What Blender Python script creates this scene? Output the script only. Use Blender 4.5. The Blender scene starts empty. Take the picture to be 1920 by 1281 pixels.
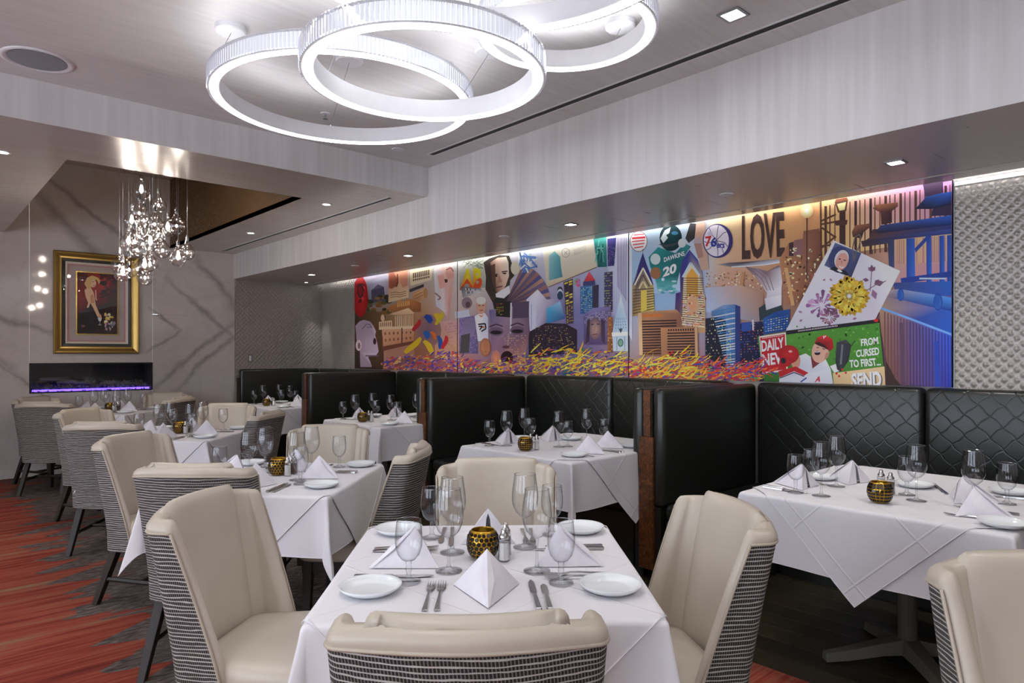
import bpy, bmesh, math, random
from mathutils import Vector, Matrix
R = random.Random(7)
PI = math.pi
S = bpy.context.scene
COL = S.collection

# ---------------------------------------------------------------- camera, world, exposure
YAW = 42.2; CZ = 1.36; FPX = 1270.0; HZ = 665.0
cd = bpy.data.cameras.new('camera'); cam = bpy.data.objects.new('camera', cd); COL.objects.link(cam)
cd.sensor_width = 36.0; cd.lens = FPX / 1920 * 36; cd.shift_y = (HZ - 640.5) / 1920
cd.clip_start = 0.05
cam.location = (0, 0, CZ); cam.rotation_euler = (PI / 2, 0, -math.radians(YAW))
S.camera = cam
w = bpy.data.worlds.new('world'); S.world = w; w.use_nodes = True
w.node_tree.nodes['Background'].inputs[0].default_value = (0.80, 0.88, 1.0, 1)
w.node_tree.nodes['Background'].inputs[1].default_value = 3.2
S.view_settings.view_transform = 'Standard'; S.view_settings.look = 'None'
S.view_settings.gamma = 1.0; S.view_settings.use_curve_mapping = False
S.view_settings.exposure = 1.0
S.cycles.max_bounces = 9; S.cycles.diffuse_bounces = 4; S.cycles.glossy_bounces = 4
S.cycles.transmission_bounces = 6; S.cycles.transparent_max_bounces = 28
S.cycles.caustics_reflective = False; S.cycles.caustics_refractive = False
S.cycles.sample_clamp_indirect = 4.0
S.cycles.use_denoising = True

RING_W = 4.2        # ring chandelier LED radiance
SPOT_W = 15.0        # recessed downlights
ROOM_W = 17.0        # downlights over the tables and the added ones out of view

# photo pixel -> points on the real planes of the room
_y = math.radians(YAW); FW = (math.sin(_y), math.cos(_y)); RT = (math.cos(_y), -math.sin(_y))
def ray(px, py):
    k = (px - 960) / FPX
    return (FW[0] + RT[0] * k, FW[1] + RT[1] * k, -(py - HZ) / FPX)
def at_x(px, py, X):
    r = ray(px, py); t = X / r[0]; return (r[1] * t, CZ + r[2] * t)
def at_y(px, py, Y):
    r = ray(px, py); t = Y / r[1]; return (r[0] * t, CZ + r[2] * t)
def at_z(px, py, z):
    r = ray(px, py); t = (z - CZ) / r[2]; return (r[0] * t, r[1] * t)

WX, DY = 4.60, 9.20                     # mural wall, fireplace wall
SX, SZ = 3.33, 2.37                     # soffit fascia, soffit underside
MZ, LZ, LY = 2.94, 2.70, 4.73           # main ceiling, lowered ceiling and where it starts
XL, YN = -3.2, -3.4                     # rest of the room behind the camera

# ---------------------------------------------------------------- materials
MATS = {}
def srgb(r, g, b):
    f = lambda c: (c / 255 / 12.92) if c / 255 <= 0.04045 else ((c / 255 + 0.055) / 1.055) ** 2.4
    return (f(r), f(g), f(b), 1)
class N:
    """small node helper"""
    def __init__(s, name):
        s.m = bpy.data.materials.new(name); s.m.use_nodes = True
        s.t = s.m.node_tree; s.t.nodes.clear()
        s.out = s.t.nodes.new('ShaderNodeOutputMaterial'); MATS[name] = s.m
    def n(s, typ, ins=None, **kw):
        nd = s.t.nodes.new('ShaderNode' + typ)
        for k, v in kw.items(): setattr(nd, k, v)
        for k, v in (ins or {}).items():
            if hasattr(v, 'is_linked') or isinstance(v, bpy.types.NodeSocket): s.t.links.new(v, nd.inputs[k])
            else: nd.inputs[k].default_value = v
        return nd
    def math(s, op, a, b=None, c=None, clamp=False):
        nd = s.t.nodes.new('ShaderNodeMath'); nd.operation = op; nd.use_clamp = clamp
        for i, v in enumerate((a, b, c)):
            if v is None: continue
            if isinstance(v, bpy.types.NodeSocket): s.t.links.new(v, nd.inputs[i])
            else: nd.inputs[i].default_value = v
        return nd.outputs[0]
    def coord(s, kind='Object'): return s.n('TexCoord').outputs[kind]
    def mapping(s, vec, scale=(1, 1, 1), loc=(0, 0, 0), rot=(0, 0, 0)):
        return s.n('Mapping', {'Vector': vec, 'Scale': scale, 'Location': loc, 'Rotation': rot}).outputs[0]
    def noise(s, vec, scale=5, detail=3, rough=0.5, dist=0.0):
        return s.n('TexNoise', {'Vector': vec, 'Scale': scale, 'Detail': detail, 'Roughness': rough, 'Distortion': dist}).outputs[0]
    def ramp(s, fac, stops, interp='LINEAR'):
        nd = s.t.nodes.new('ShaderNodeValToRGB'); nd.color_ramp.interpolation = interp
        e = nd.color_ramp.elements
        while len(e) < len(stops): e.new(0.5)
        for el, (p, c) in zip(e, stops): el.position = p; el.color = c if len(c) == 4 else (*c, 1)
        s.t.links.new(fac, nd.inputs[0]); return nd.outputs[0]
    def mix(s, fac, a, b, blend='MIX'):
        nd = s.t.nodes.new('ShaderNodeMix'); nd.data_type = 'RGBA'; nd.blend_type = blend
        for k, v in (('Factor', fac),):
            i = nd.inputs[0]
            if isinstance(v, bpy.types.NodeSocket): s.t.links.new(v, i)
            else: i.default_value = v
        for i, v in ((nd.inputs[6], a), (nd.inputs[7], b)):
            if isinstance(v, bpy.types.NodeSocket): s.t.links.new(v, i)
            else: i.default_value = v
        return nd.outputs[2]
    def sep(s, vec):
        nd = s.n('SeparateXYZ', {'Vector': vec}); return nd.outputs[0], nd.outputs[1], nd.outputs[2]
    def bump(s, h, strength=0.3, dist=0.01):
        return s.n('Bump', {'Height': h, 'Strength': strength, 'Distance': dist}).outputs[0]
    def pbr(s, col, rough=0.5, metal=0.0, normal=None, spec=0.5, **kw):
        ins = {'Base Color': col, 'Roughness': rough, 'Metallic': metal, 'Specular IOR Level': spec}
        if normal is not None: ins['Normal'] = normal
        ins.update({k.replace('_', ' '): v for k, v in kw.items()})
        b = s.n('BsdfPrincipled', ins)
        s.t.links.new(b.outputs[0], s.out.inputs[0]); return b
def plain(name, rgb, rough=0.5, metal=0.0, spec=0.5, var=0.06, **kw):
    m = N(name); c = m.coord(); nz = m.noise(c, 14, 3)
    col = m.mix(m.math('MULTIPLY', nz, var * 2), srgb(*rgb), tuple(x * (1 - 0.5) for x in srgb(*rgb)[:3]) + (1,))
    m.pbr(col, rough, metal, None, spec, **kw); return m.m
def emit(name, rgb, strength):
    m = N(name); e = m.n('Emission', {'Color': rgb, 'Strength': strength}); m.t.links.new(e.outputs[0], m.out.inputs[0]); return m.m

# silvery brushed plaster ceilings
def brushed(name, a, b, rough, sc, metal=0.35):
    m = N(name); c = m.coord()
    n1 = m.noise(m.mapping(c, (sc * 0.35, sc * 6, 1)), 1.0, 5, 0.6, 0.6)
    n2 = m.noise(c, 1.3, 3, 0.5, 1.0)
    f = m.math('ADD', m.math('MULTIPLY', n1, 0.6), m.math('MULTIPLY', n2, 0.4))
    col = m.ramp(f, [(0.3, srgb(*a)), (0.7, srgb(*b))])
    nb = m.bump(n1, 0.10, 0.004)
    m.pbr(col, m.math('ADD', m.math('MULTIPLY', n1, 0.16), rough), metal, nb)
brushed('ceiling_plaster', (206, 203, 202), (228, 225, 224), 0.46, 5, 0.15)
brushed('ceiling_satin', (184, 174, 168), (200, 191, 185), 0.11, 5, 0.22)
brushed('soffit_satin', (196, 187, 180), (206, 198, 191), 0.22, 4, 0.10)
m = N('fascia_paper'); c = m.coord()
x_, y_, z_ = m.sep(c)
v = m.n('CombineXYZ', {'X': m.math('MULTIPLY', m.math('ADD', x_, y_), 14.0), 'Y': m.math('MULTIPLY', z_, 0.5), 'Z': 0.0}).outputs[0]
n1 = m.noise(v, 1.0, 4, 0.6)
m.pbr(m.ramp(n1, [(0.3, srgb(212, 209, 208)), (0.7, srgb(230, 228, 228))]), 0.45)
plain('white_paint', (222, 220, 218), 0.45)
plain('wall_paint', (206, 198, 190), 0.6)
plain('slot_black', (14, 13, 15), 0.6)
plain('white_metal', (225, 225, 228), 0.35)
plain('grey_metal', (150, 152, 156), 0.3, 0.7)
# glitter wallpaper in the ceiling recess
m = N('glitter_paper'); c = m.coord(); vo = m.n('TexVoronoi', {'Vector': c, 'Scale': 190.0})
spark = m.math('GREATER_THAN', m.sep(vo.outputs['Color'])[0], 0.86)
m.pbr(m.mix(spark, srgb(84, 62, 38), srgb(190, 150, 90)), m.math('SUBTRACT', 0.6, m.math('MULTIPLY', spark, 0.35)), m.math('MULTIPLY', spark, 0.8))
# marble with big diagonal veins (world coordinates: x along the wall, z up)
m = N('marble'); c = m.coord(); x_, y_, z_ = m.sep(c)
wob = m.math('SUBTRACT', m.noise(c, 1.5, 5, 0.6), 0.5); wob2 = m.math('SUBTRACT', m.noise(c, 7.0, 4, 0.6), 0.5)
tot = None
for (x0, z0, x1, z1, wd) in [(2.35, 0.95, 3.35, 1.80, .055), (2.65, 0.95, 3.36, 1.62, .05), (2.55, 2.25, 3.36, 1.55, .05), (2.9, 2.6, 3.36, 2.0, .07),
                             (1.0, 3.35, 2.0, 2.25, .10), (1.25, 3.4, 2.3, 2.5, .05), (0.8, 1.25, 1.35, 0.75, .03), (0.5, 1.9, 1.3, 1.6, .06),
                             (2.3, 1.9, 2.62, 1.70, .03), (2.3, 1.4, 2.65, 1.66, .03), (-0.6, 3.0, 0.9, 1.2, .07), (-2.6, 0.4, -0.4, 2.4, .08), (-1.8, 2.6, 0.2, 0.3, .05)]:
    L = math.hypot(x1 - x0, z1 - z0); ux, uz = (x1 - x0) / L, (z1 - z0) / L
    dx = m.math('SUBTRACT', x_, x0); dz = m.math('SUBTRACT', z_, z0)
    al = m.math('ADD', m.math('MULTIPLY', dx, ux), m.math('MULTIPLY', dz, uz))
    ac = m.math('ADD', m.math('MULTIPLY', dx, -uz), m.math('MULTIPLY', dz, ux))
    d = m.math('ABSOLUTE', m.math('ADD', ac, m.math('ADD', m.math('MULTIPLY', wob, 0.30), m.math('MULTIPLY', wob2, 0.08))))
    band = m.math('SUBTRACT', 1.0, m.math('DIVIDE', d, wd), clamp=True)
    ends = m.math('SUBTRACT', 1.0, m.math('DIVIDE', m.math('ABSOLUTE', m.math('SUBTRACT', al, L / 2)), L * 0.62), clamp=True)
    f = m.math('MULTIPLY', band, m.math('POWER', ends, 0.35))
    tot = f if tot is None else m.math('MAXIMUM', tot, f)
fine = m.math('SUBTRACT', 1.0, m.math('MULTIPLY', m.math('ABSOLUTE', m.math('SUBTRACT', m.noise(c, 1.6, 6, 0.62, 0.8), 0.5)), 22.0), clamp=True)
cl = m.ramp(m.noise(c, 0.9, 4, 0.55, 0.5), [(0.3, srgb(186, 178, 172)), (0.75, srgb(208, 200, 195))])
col = m.mix(m.math('MULTIPLY', m.math('MULTIPLY', tot, m.math('ADD', 0.45, m.noise(c, 5, 4))), 0.62), cl, srgb(104, 97, 95))
col = m.mix(m.math('MULTIPLY', fine, 0.10), col, srgb(120, 110, 105))
m.pbr(col, 0.07, 0, None, 0.45)
# quilted metallic vinyl
m = N('quilted_vinyl'); c = m.coord(); nz = m.noise(c, 60, 3)
m.pbr(m.ramp(nz, [(0.3, srgb(150, 143, 137)), (0.7, srgb(170, 163, 157))]), 0.32, 0.30)
# leather
m = N('cream_leather'); c = m.coord(); vo = m.n('TexVoronoi', {'Vector': c, 'Scale': 420.0}).outputs[0]
nz = m.noise(c, 5, 3)
m.pbr(m.ramp(nz, [(0.3, srgb(186, 176, 160)), (0.7, srgb(196, 186, 170))]), 0.38, 0, m.bump(vo, 0.05, 0.002))
m = N('cream_piping'); c = m.coord(); m.pbr(m.ramp(m.noise(c, 8), [(0.3, srgb(176, 165, 147)), (0.7, srgb(188, 177, 160))]), 0.36)
def booth_leather(name, emboss):
    m = N(name); c = m.coord(); x_, y_, z_ = m.sep(c)
    nz = m.noise(c, 260, 2)
    h = m.math('MULTIPLY', nz, 0.25)
    if emboss:
        h0 = m.math('ADD', x_, y_)
        wv = m.math('MULTIPLY', m.math('SINE', m.math('MULTIPLY', h0, 90.0)), 0.005)
        wv2 = m.math('MULTIPLY', m.math('SINE', m.math('MULTIPLY', z_, 90.0)), 0.005)
        a = m.math('ADD', m.math('ADD', h0, z_), wv); b = m.math('SUBTRACT', m.math('ADD', h0, wv2), z_)
        la = m.math('PINGPONG', a, 0.06); lb = m.math('PINGPONG', b, 0.06)
        ln = m.math('MINIMUM', la, lb)
        g = m.math('MULTIPLY', ln, 130.0, clamp=True)
        h = m.math('ADD', h, m.math('MULTIPLY', g, 1.0))
    m.pbr(srgb(30, 33, 29), 0.30, 0, m.bump(h, 0.28 if emboss else 0.12, 0.004), 0.55)
booth_leather('booth_leather', False); booth_leather('booth_leather_embossed', True)
# striped woven upholstery, uv in metres
m = N('woven_stripe'); uv = m.coord('UV'); u_, v_, _ = m.sep(uv)
wv = m.math('SUBTRACT', m.noise(m.mapping(uv, (9, 38, 1)), 1.0, 3), 0.5)
row = m.math('FRACT', m.math('ADD', m.math('MULTIPLY', v_, 88.0), m.math('MULTIPLY', wv, 1.1)))
thread = m.math('LESS_THAN', m.math('ABSOLUTE', m.math('SUBTRACT', row, 0.5)), 0.145)
dash = m.math('LESS_THAN', m.math('FRACT', m.math('MULTIPLY', u_, 150.0)), 0.34)
rv = m.noise(m.mapping(uv, (3, 70, 1)), 1.0, 2)
dark = m.mix(m.math('MULTIPLY', dash, 0.5), srgb(44, 39, 38), srgb(150, 145, 142))
lite = m.mix(rv, srgb(150, 146, 142), srgb(208, 204, 198))
m.pbr(m.mix(thread, dark, lite), 0.75, 0, m.bump(m.math('ADD', thread, m.math('MULTIPLY', dash, 0.4)), 0.5, 0.003), 0.2)
# dark wood
def wood(name, a, b, rough, along='Y'):
    m = N(name); c = m.coord('Object')
    oi = m.n('ObjectInfo').outputs['Random']
    sc = {'X': (2, 40, 40), 'Y': (40, 2, 40), 'Z': (40, 40, 2)}[along]
    v = m.n('VectorMath', {0: m.mapping(c, sc), 1: m.n('CombineXYZ', {'X': m.math('MULTIPLY', oi, 40.0), 'Y': oi, 'Z': oi}).outputs[0]}, operation='ADD').outputs[0]
    g = m.noise(v, 1.0, 4, 0.6, 0.4)
    f = m.math('ADD', m.math('MULTIPLY', g, 0.8), m.math('MULTIPLY', oi, 0.25))
    m.pbr(m.ramp(f, [(0.3, srgb(*a)), (0.8, srgb(*b))]), rough, 0, m.bump(g, 0.2, 0.002))
wood('espresso_wood', (30, 25, 21), (48, 40, 34), 0.58, 'Z')
wood('floor_wood', (30, 27, 20), (66, 58, 42), 0.34, 'Y')
m = N('burl'); c = m.coord()
b1 = m.noise(c, 26, 5, 0.65, 1.6)
m.pbr(m.ramp(b1, [(0.32, srgb(34, 18, 9)), (0.52, srgb(92, 52, 22)), (0.72, srgb(140, 84, 38))]), 0.3)
plain('dark_plinth', (26, 24, 22), 0.5)
plain('iron_base', (92, 90, 80), 0.5)
# carpet
m = N('carpet'); c = m.coord(); x_, y_, z_ = m.sep(c)
st = m.noise(m.mapping(c, (1.1, 17, 1)), 1.0, 5, 0.65)
st2 = m.noise(m.mapping(c, (2.5, 60, 1)), 1.0, 3, 0.6)
big = m.noise(m.mapping(c, (0.5, 1.6, 1)), 1.0, 2)
f = m.math('ADD', m.math('ADD', m.math('MULTIPLY', st, 0.55), m.math('MULTIPLY', st2, 0.25)), m.math('MULTIPLY', big, 0.2))
red = m.ramp(f, [(0.34, srgb(92, 38, 33)), (0.45, srgb(130, 56, 46)), (0.53, srgb(152, 76, 60)), (0.60, srgb(136, 98, 77)), (0.68, srgb(150, 128, 104))])
g1 = m.noise(m.mapping(c, (14, 55, 1)), 1.0, 4, 0.6, 0.6)
grey = m.ramp(g1, [(0.3, srgb(58, 50, 48)), (0.5, srgb(92, 83, 79)), (0.68, srgb(126, 117, 110))])
jag = m.math('SUBTRACT', m.noise(m.mapping(c, (0.25, 4.2, 1)), 1.0, 2, 0.5), 0.5)
jag2 = m.math('PINGPONG', m.math('ADD', m.math('MULTIPLY', y_, 3.4), m.math('MULTIPLY', jag, 2.0)), 0.5)
edge = m.math('ADD', m.math('ADD', x_, m.math('MULTIPLY', jag, 0.9)), m.math('MULTIPLY', jag2, 0.45))
gz = m.math('MULTIPLY', m.math('GREATER_THAN', edge, 0.92), m.math('LESS_THAN', m.math('SUBTRACT', x_, m.math('MULTIPLY', jag2, 0.5)), 2.25))
pat = m.math('GREATER_THAN', m.noise(m.mapping(c, (0.8, 5, 1)), 1.0, 4, 0.6), 0.60)
gz = m.math('MULTIPLY', gz, m.math('SUBTRACT', 1.0, m.math('MULTIPLY', pat, 0.85)))
pile = m.noise(c, 500, 2)
m.pbr(m.mix(gz, red, grey), 0.95, 0, m.bump(pile, 0.4, 0.004), 0.1)
# linen, china, metal, glass
m = N('linen'); c = m.coord(); wv = m.noise(m.mapping(c, (700, 700, 90)), 1.0, 2)
wr = m.noise(c, 6, 3, 0.5, 0.6)
m.pbr(srgb(226, 224, 228), 0.8, 0, m.n('Bump', {'Height': wr, 'Strength': 0.12, 'Distance': 0.02, 'Normal': m.bump(wv, 0.06, 0.002)}).outputs[0], 0.2)
m = N('linen_creased'); uv = m.coord('UV'); u_, v_, _ = m.sep(uv)
cr_ = None
for q in (m.math('ADD', u_, v_), m.math('SUBTRACT', u_, v_)):
    d = m.math('PINGPONG', q, 0.21); l_ = m.math('SUBTRACT', 1.0, m.math('MULTIPLY', d, 140.0), clamp=True); cr_ = l_ if cr_ is None else m.math('MAXIMUM', cr_, l_)
c = m.coord(); wr = m.noise(c, 7, 4, 0.55, 0.8)
m.pbr(srgb(226, 224, 228), 0.8, 0, m.n('Bump', {'Height': cr_, 'Strength': 0.5, 'Distance': 0.004, 'Normal': m.bump(wr, 0.16, 0.02)}).outputs[0], 0.2)
m = N('napkin_linen'); c = m.coord(); m.pbr(m.ramp(m.noise(c, 20), [(0.3, srgb(226, 222, 230)), (0.7, srgb(236, 233, 238))]), 0.8, 0, None, 0.2)
plain('china', (232, 236, 238), 0.12, var=0.01)
plain('stainless', (190, 188, 186), 0.22, 1.0, var=0.02)
plain('salt_white', (236, 234, 230), 0.5); plain('pepper_brown', (110, 92, 78), 0.6)
plain('gold_glass', (196, 150, 40), 0.18, 0.75); plain('black_glass', (24, 20, 20), 0.12)
def thin_glass(name, tint=(1, 1, 1), lo=0.03, hi=0.75, rough=0.02, power=3.2, edge=1.0):
    """clear thin glass: mirror-like towards grazing angles, darker where the wall is seen edge-on"""
    m = N(name)
    lw = m.n('LayerWeight', {'Blend': 0.5}).outputs['Facing']
    f = m.math('ADD', lo, m.math('MULTIPLY', m.math('POWER', lw, power), hi), clamp=True)
    col = m.mix(m.math('POWER', lw, 2.6), (*tint, 1), (tint[0] * edge, tint[1] * edge, tint[2] * edge * 1.03, 1))
    t = m.n('BsdfTransparent', {'Color': col}); g = m.n('BsdfGlossy', {'Color': (0.95, 0.96, 0.98, 1), 'Roughness': rough})
    mx = m.n('MixShader', {0: f}); m.t.links.new(t.outputs[0], mx.inputs[1]); m.t.links.new(g.outputs[0], mx.inputs[2])
    m.t.links.new(mx.outputs[0], m.out.inputs[0])
thin_glass('bowl_glass', (0.955, 0.96, 0.97), 0.05, 0.5, 0.02, 3.0, 0.32)
thin_glass('stem_glass', (0.95, 0.955, 0.96), 0.07, 0.4, 0.03, 2.4, 0.30)
thin_glass('globe_glass', (0.97, 0.955, 0.94), 0.11, 0.7, 0.02, 3.0, 0.5)
thin_glass('pane_glass', (0.98, 0.98, 0.98), 0.025, 0.5, 0.01, 4.0)
thin_glass('crystal_glass', (0.97, 0.97, 1.0), 0.06, 1.0, 0.06, 1.0)
# lights
MATS['ring_led'] = emit('ring_led', (0.93, 0.95, 1, 1), RING_W)
MATS['ring_glow'] = emit('ring_glow', (0.93, 0.95, 1, 1), 0.62)
MATS['added_ring_up'] = emit('added_ring_up', (0.95, 0.96, 1, 1), 6.5)  # upward glow added to the rings to brighten the ceiling
MATS['lamp_led'] = emit('lamp_led', (1, 0.97, 0.93, 1), 14)
MATS['filament'] = emit('filament', (1, 0.88, 0.78, 1), 18)
MATS['cove_led'] = emit('cove_led', (1, 0.93, 0.84, 1), 7)
MATS['violet_led'] = emit('violet_led', (0.10, 0.05, 1, 1), 3.0)
# frames
plain('gold_leaf', (178, 146, 82), 0.32, 0.85, var=0.12); plain('gold_bright', (202, 168, 92), 0.26, 0.85)
plain('frame_black', (24, 22, 16), 0.4); plain('mat_cream', (226, 214, 198), 0.8); plain('mat_pink', (206, 132, 140), 0.8); plain('mat_mauve', (192, 174, 168), 0.8)
plain('ember_rock', (96, 92, 96), 0.8, var=0.3); plain('driftwood', (86, 80, 78), 0.8, var=0.25); plain('fire_black', (12, 12, 13), 0.3)
m = N('print'); at = m.n('VertexColor', layer_name='Col'); m.pbr(m.n('VectorMath', {0: m.n('VectorMath', {0: at.outputs[0], 'Scale': 1.25}, operation='SCALE').outputs[0], 1: (0.92, 0.92, 0.92)}, operation='MINIMUM').outputs[0], 0.5, 0, None, 0.25)
m = N('print_splash'); at = m.n('VertexColor', layer_name='Col'); m.pbr(at.outputs[0], 0.45, 0, None, 0.3)

# ---------------------------------------------------------------- mesh helpers
class MB:
    def __init__(s): s.v = []; s.f = []; s.uv = {}
    def add(s, vs, fs):
        o = len(s.v); s.v += [tuple(p) for p in vs]; s.f += [tuple(i + o for i in f) for f in fs]; return o
    def box(s, x0, x1, y0, y1, z0, z1):
        s.add([(x0, y0, z0), (x1, y0, z0), (x1, y1, z0), (x0, y1, z0), (x0, y0, z1), (x1, y0, z1), (x1, y1, z1), (x0, y1, z1)],
              [(0, 3, 2, 1), (4, 5, 6, 7), (0, 1, 5, 4), (1, 2, 6, 5), (2, 3, 7, 6), (3, 0, 4, 7)]); return s
    def lathe(s, prof, n=24, c=(0, 0, 0), close=False):
        o = len(s.v); k = len(prof)
        for i in range(n):
            a = 2 * PI * i / n
            for r, z in prof: s.v.append((c[0] + r * math.cos(a), c[1] + r * math.sin(a), c[2] + z))
        for i in range(n):
            j = (i + 1) % n
            for q in range(k if close else k - 1):
                q2 = (q + 1) % k
                s.f.append((o + i * k + q, o + j * k + q, o + j * k + q2, o + i * k + q2))
        return s
    def loft(s, rings, cap=True, closed=True):
        """rings: equal-length loops of points"""
        o = len(s.v); n = len(rings[0])
        for r in rings: s.v += [tuple(p) for p in r]
        for i in range(len(rings) - 1):
            for j in range(n if closed else n - 1):
                j2 = (j + 1) % n
                s.f.append((o + i * n + j, o + i * n + j2, o + (i + 1) * n + j2, o + (i + 1) * n + j))
        if cap:
            s.f.append(tuple(o + j for j in reversed(range(n)))); e = o + (len(rings) - 1) * n
            s.f.append(tuple(e + j for j in range(n)))
        return s
    def tube(s, pts, r, n=8, taper=None):
        rings = []
        for i, p in enumerate(pts):
            p = Vector(p); a = Vector(pts[max(0, i - 1)]); b = Vector(pts[min(len(pts) - 1, i + 1)])
            d = (b - a).normalized(); up = Vector((0, 0, 1)) if abs(d.z) < 0.9 else Vector((1, 0, 0))
            e1 = d.cross(up).normalized(); e2 = e1.cross(d)
            rr = r if taper is None else r * taper[i]
            rings.append([p + (e1 * math.cos(2 * PI * k / n) + e2 * math.sin(2 * PI * k / n)) * rr for k in range(n)])
        return s.loft(rings)
    def bar(s, a, b, w0, w1=None):
        """square tapering bar from a to b (mostly vertical)"""
        w1 = w0 if w1 is None else w1
        q = lambda p, h: [(p[0] - h, p[1] - h, p[2]), (p[0] + h, p[1] - h, p[2]), (p[0] + h, p[1] + h, p[2]), (p[0] - h, p[1] + h, p[2])]
        return s.loft([q(a, w0 / 2), q(b, w1 / 2)])
    def mesh(s, name, mat, smooth=False, weld=0.0, bevel=0.0, recalc=True):
        me = bpy.data.meshes.new(name); me.from_pydata(s.v, [], s.f)
        if weld or bevel or recalc:
            bm = bmesh.new(); bm.from_mesh(me)
            if weld: bmesh.ops.remove_doubles(bm, verts=bm.verts, dist=weld); bmesh.ops.dissolve_degenerate(bm, edges=bm.edges, dist=weld)
            if bevel: bmesh.ops.bevel(bm, geom=list(bm.edges), offset=bevel, segments=2, affect='EDGES', profile=0.6)
            if recalc: bmesh.ops.recalc_face_normals(bm, faces=bm.faces)
            bm.to_mesh(me); bm.free()
        if smooth: me.shade_smooth()
        me.materials.append(MATS[mat] if isinstance(mat, str) else mat)
        return me
    def build(s, name, mat, parent=None, **kw):
        return place(name, s.mesh(name, mat, **kw), parent)
def place(name, me, parent=None, loc=None, rot=None):
    o = bpy.data.objects.new(name, me); COL.objects.link(o)
    if parent is not None: o.parent = parent
    if loc is not None: o.location = loc
    if rot is not None: o.rotation_euler = rot
    return o
def tag(o, label, cat, group=None):
    o['label'] = label; o['category'] = cat
    if group: o['group'] = group
    return o
def struct(o, label=None):
    o['kind'] = 'structure'
    if label: o['label'] = label
    return o
def thing(name, label, cat, loc=(0, 0, 0), rz=0.0, group=None):
    return tag(place(name, None, None, loc, (0, 0, rz)), label, cat, group)
def copy_tree(o, parent=None):
    c = o.copy(); COL.objects.link(c); c.parent = parent
    for ch in o.children: copy_tree(ch, c)
    return c
def spun(o, loc, rz=0.0):
    o.location = loc; o.rotation_euler = (0, 0, rz); return o
def smooth_by_angle(me, deg=40):
    me.shade_smooth()
    try: me.set_sharp_from_angle(angle=math.radians(deg))
    except Exception: pass
    return me

# ================================================================ SETTING
# ---- floor: carpet and the boards of the booth strip
struct(MB().box(XL, 2.80, YN, DY, -0.10, 0.0).build('floor', 'carpet'), 'red and orange streaked carpet with grey jagged borders')
fw = struct(MB().box(2.80, WX, YN, DY, -0.10, -0.02).build('floor_boards', 'dark_plinth'), 'dark wooden floorboards under the booth tables')
pw = 0.15; k = 0
xx = 2.80
while xx < 4.0:
    yy = YN + R.uniform(-1.2, 0)
    while yy < DY:
        ln = R.uniform(1.3, 2.2); a, b = max(yy, YN), min(yy + ln, DY)
        if b - a > 0.05:
            pl = MB().box(-pw / 2 + .0015, pw / 2 - .0015, -(b - a) / 2 + .0015, (b - a) / 2 - .0015, -0.02, 0.0).build('plank', 'floor_wood', fw, bevel=0.0012)
            pl.location = (xx + pw / 2, (a + b) / 2, -0.001)
        yy += ln
    xx += pw
# ---- fireplace wall: marble slabs with narrow joints
FX0, FX1, FZ0, FZ1 = 1.085, 2.336, 0.925, 1.263
wb = struct(MB().box(XL, 1.0, DY + .02, DY + .12, 0, 3.6).box(1.0, 2.42, DY + .50, DY + .6, 0, 3.6).box(2.42, WX + .1, DY + .02, DY + .12, 0, 3.6).build('wall_back', 'wall_paint'), 'marble clad fireplace wall')
for (a, b, c, d) in [(XL, -0.95, 0, 3.6), (-0.95, FX0, 0, 3.6), (FX0, FX1, 0, FZ0), (FX0, FX1, FZ1, 3.6), (FX1, 3.34, 0, 1.86), (FX1, 3.34, 1.86, 3.6)]:
    g = 0.0012
    MB().box(a + g, b - g, DY, DY + .02, c + g, d - g).build('marble_slab', 'marble', wb, bevel=0.0008)
# ---- mural wall, plain walls behind the camera
struct(MB().box(WX, WX + .1, YN, DY + .12, 0, 3.0).build('wall_right', 'wall_paint'), 'booth wall carrying the mural')
WIN = [(-2.9, -0.4), (0.4, 2.9), (3.7, 6.2)]; WZ0, WZ1 = 0.55, 2.55
mb = MB().box(XL - .1, XL, YN, DY + .12, 0, WZ0).box(XL - .1, XL, YN, DY + .12, WZ1, 3.0)
for a, b in zip([YN] + [w_[1] for w_ in WIN], [w_[0] for w_ in WIN] + [DY + .12]): mb.box(XL - .1, XL, a, b, WZ0, WZ1)
struct(mb.build('wall_left', 'wall_paint'), 'plain taupe window wall across the aisle')
for i, (a, b) in enumerate(WIN):
    wn = struct(place(f'window_{i + 1}', None, None, (XL - .05, (a + b) / 2, WZ0)), 'tall daylight window across the aisle'); h_ = (b - a) / 2; z1 = WZ1 - WZ0
    MB().box(-.03, .03, -h_, h_, 0, .05).box(-.03, .03, -h_, h_, z1 - .05, z1).box(-.03, .03, -h_, -h_ + .05, .05, z1 - .05).box(-.03, .03, h_ - .05, h_, .05, z1 - .05).build('window_frame', 'slot_black', wn)
    MB().box(-.02, .02, -.02, .02, .05, z1 - .05).build('mullion', 'slot_black', wn)
    for q in (-1, 1): MB().box(-.003, .003, min(q * .02, q * (h_ - .05)), max(q * .02, q * (h_ - .05)), .05, z1 - .05).build('pane', 'pane_glass', wn)
    MB().box(-.02, .14, -h_ - .03, h_ + .03, -.03, .0).build('window_sill', 'white_paint', wn)
struct(MB().box(XL - .1, WX + .1, YN - .1, YN, 0, 3.0).build('wall_front', 'wall_paint'), 'plain taupe wall facing the fireplace')
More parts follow.
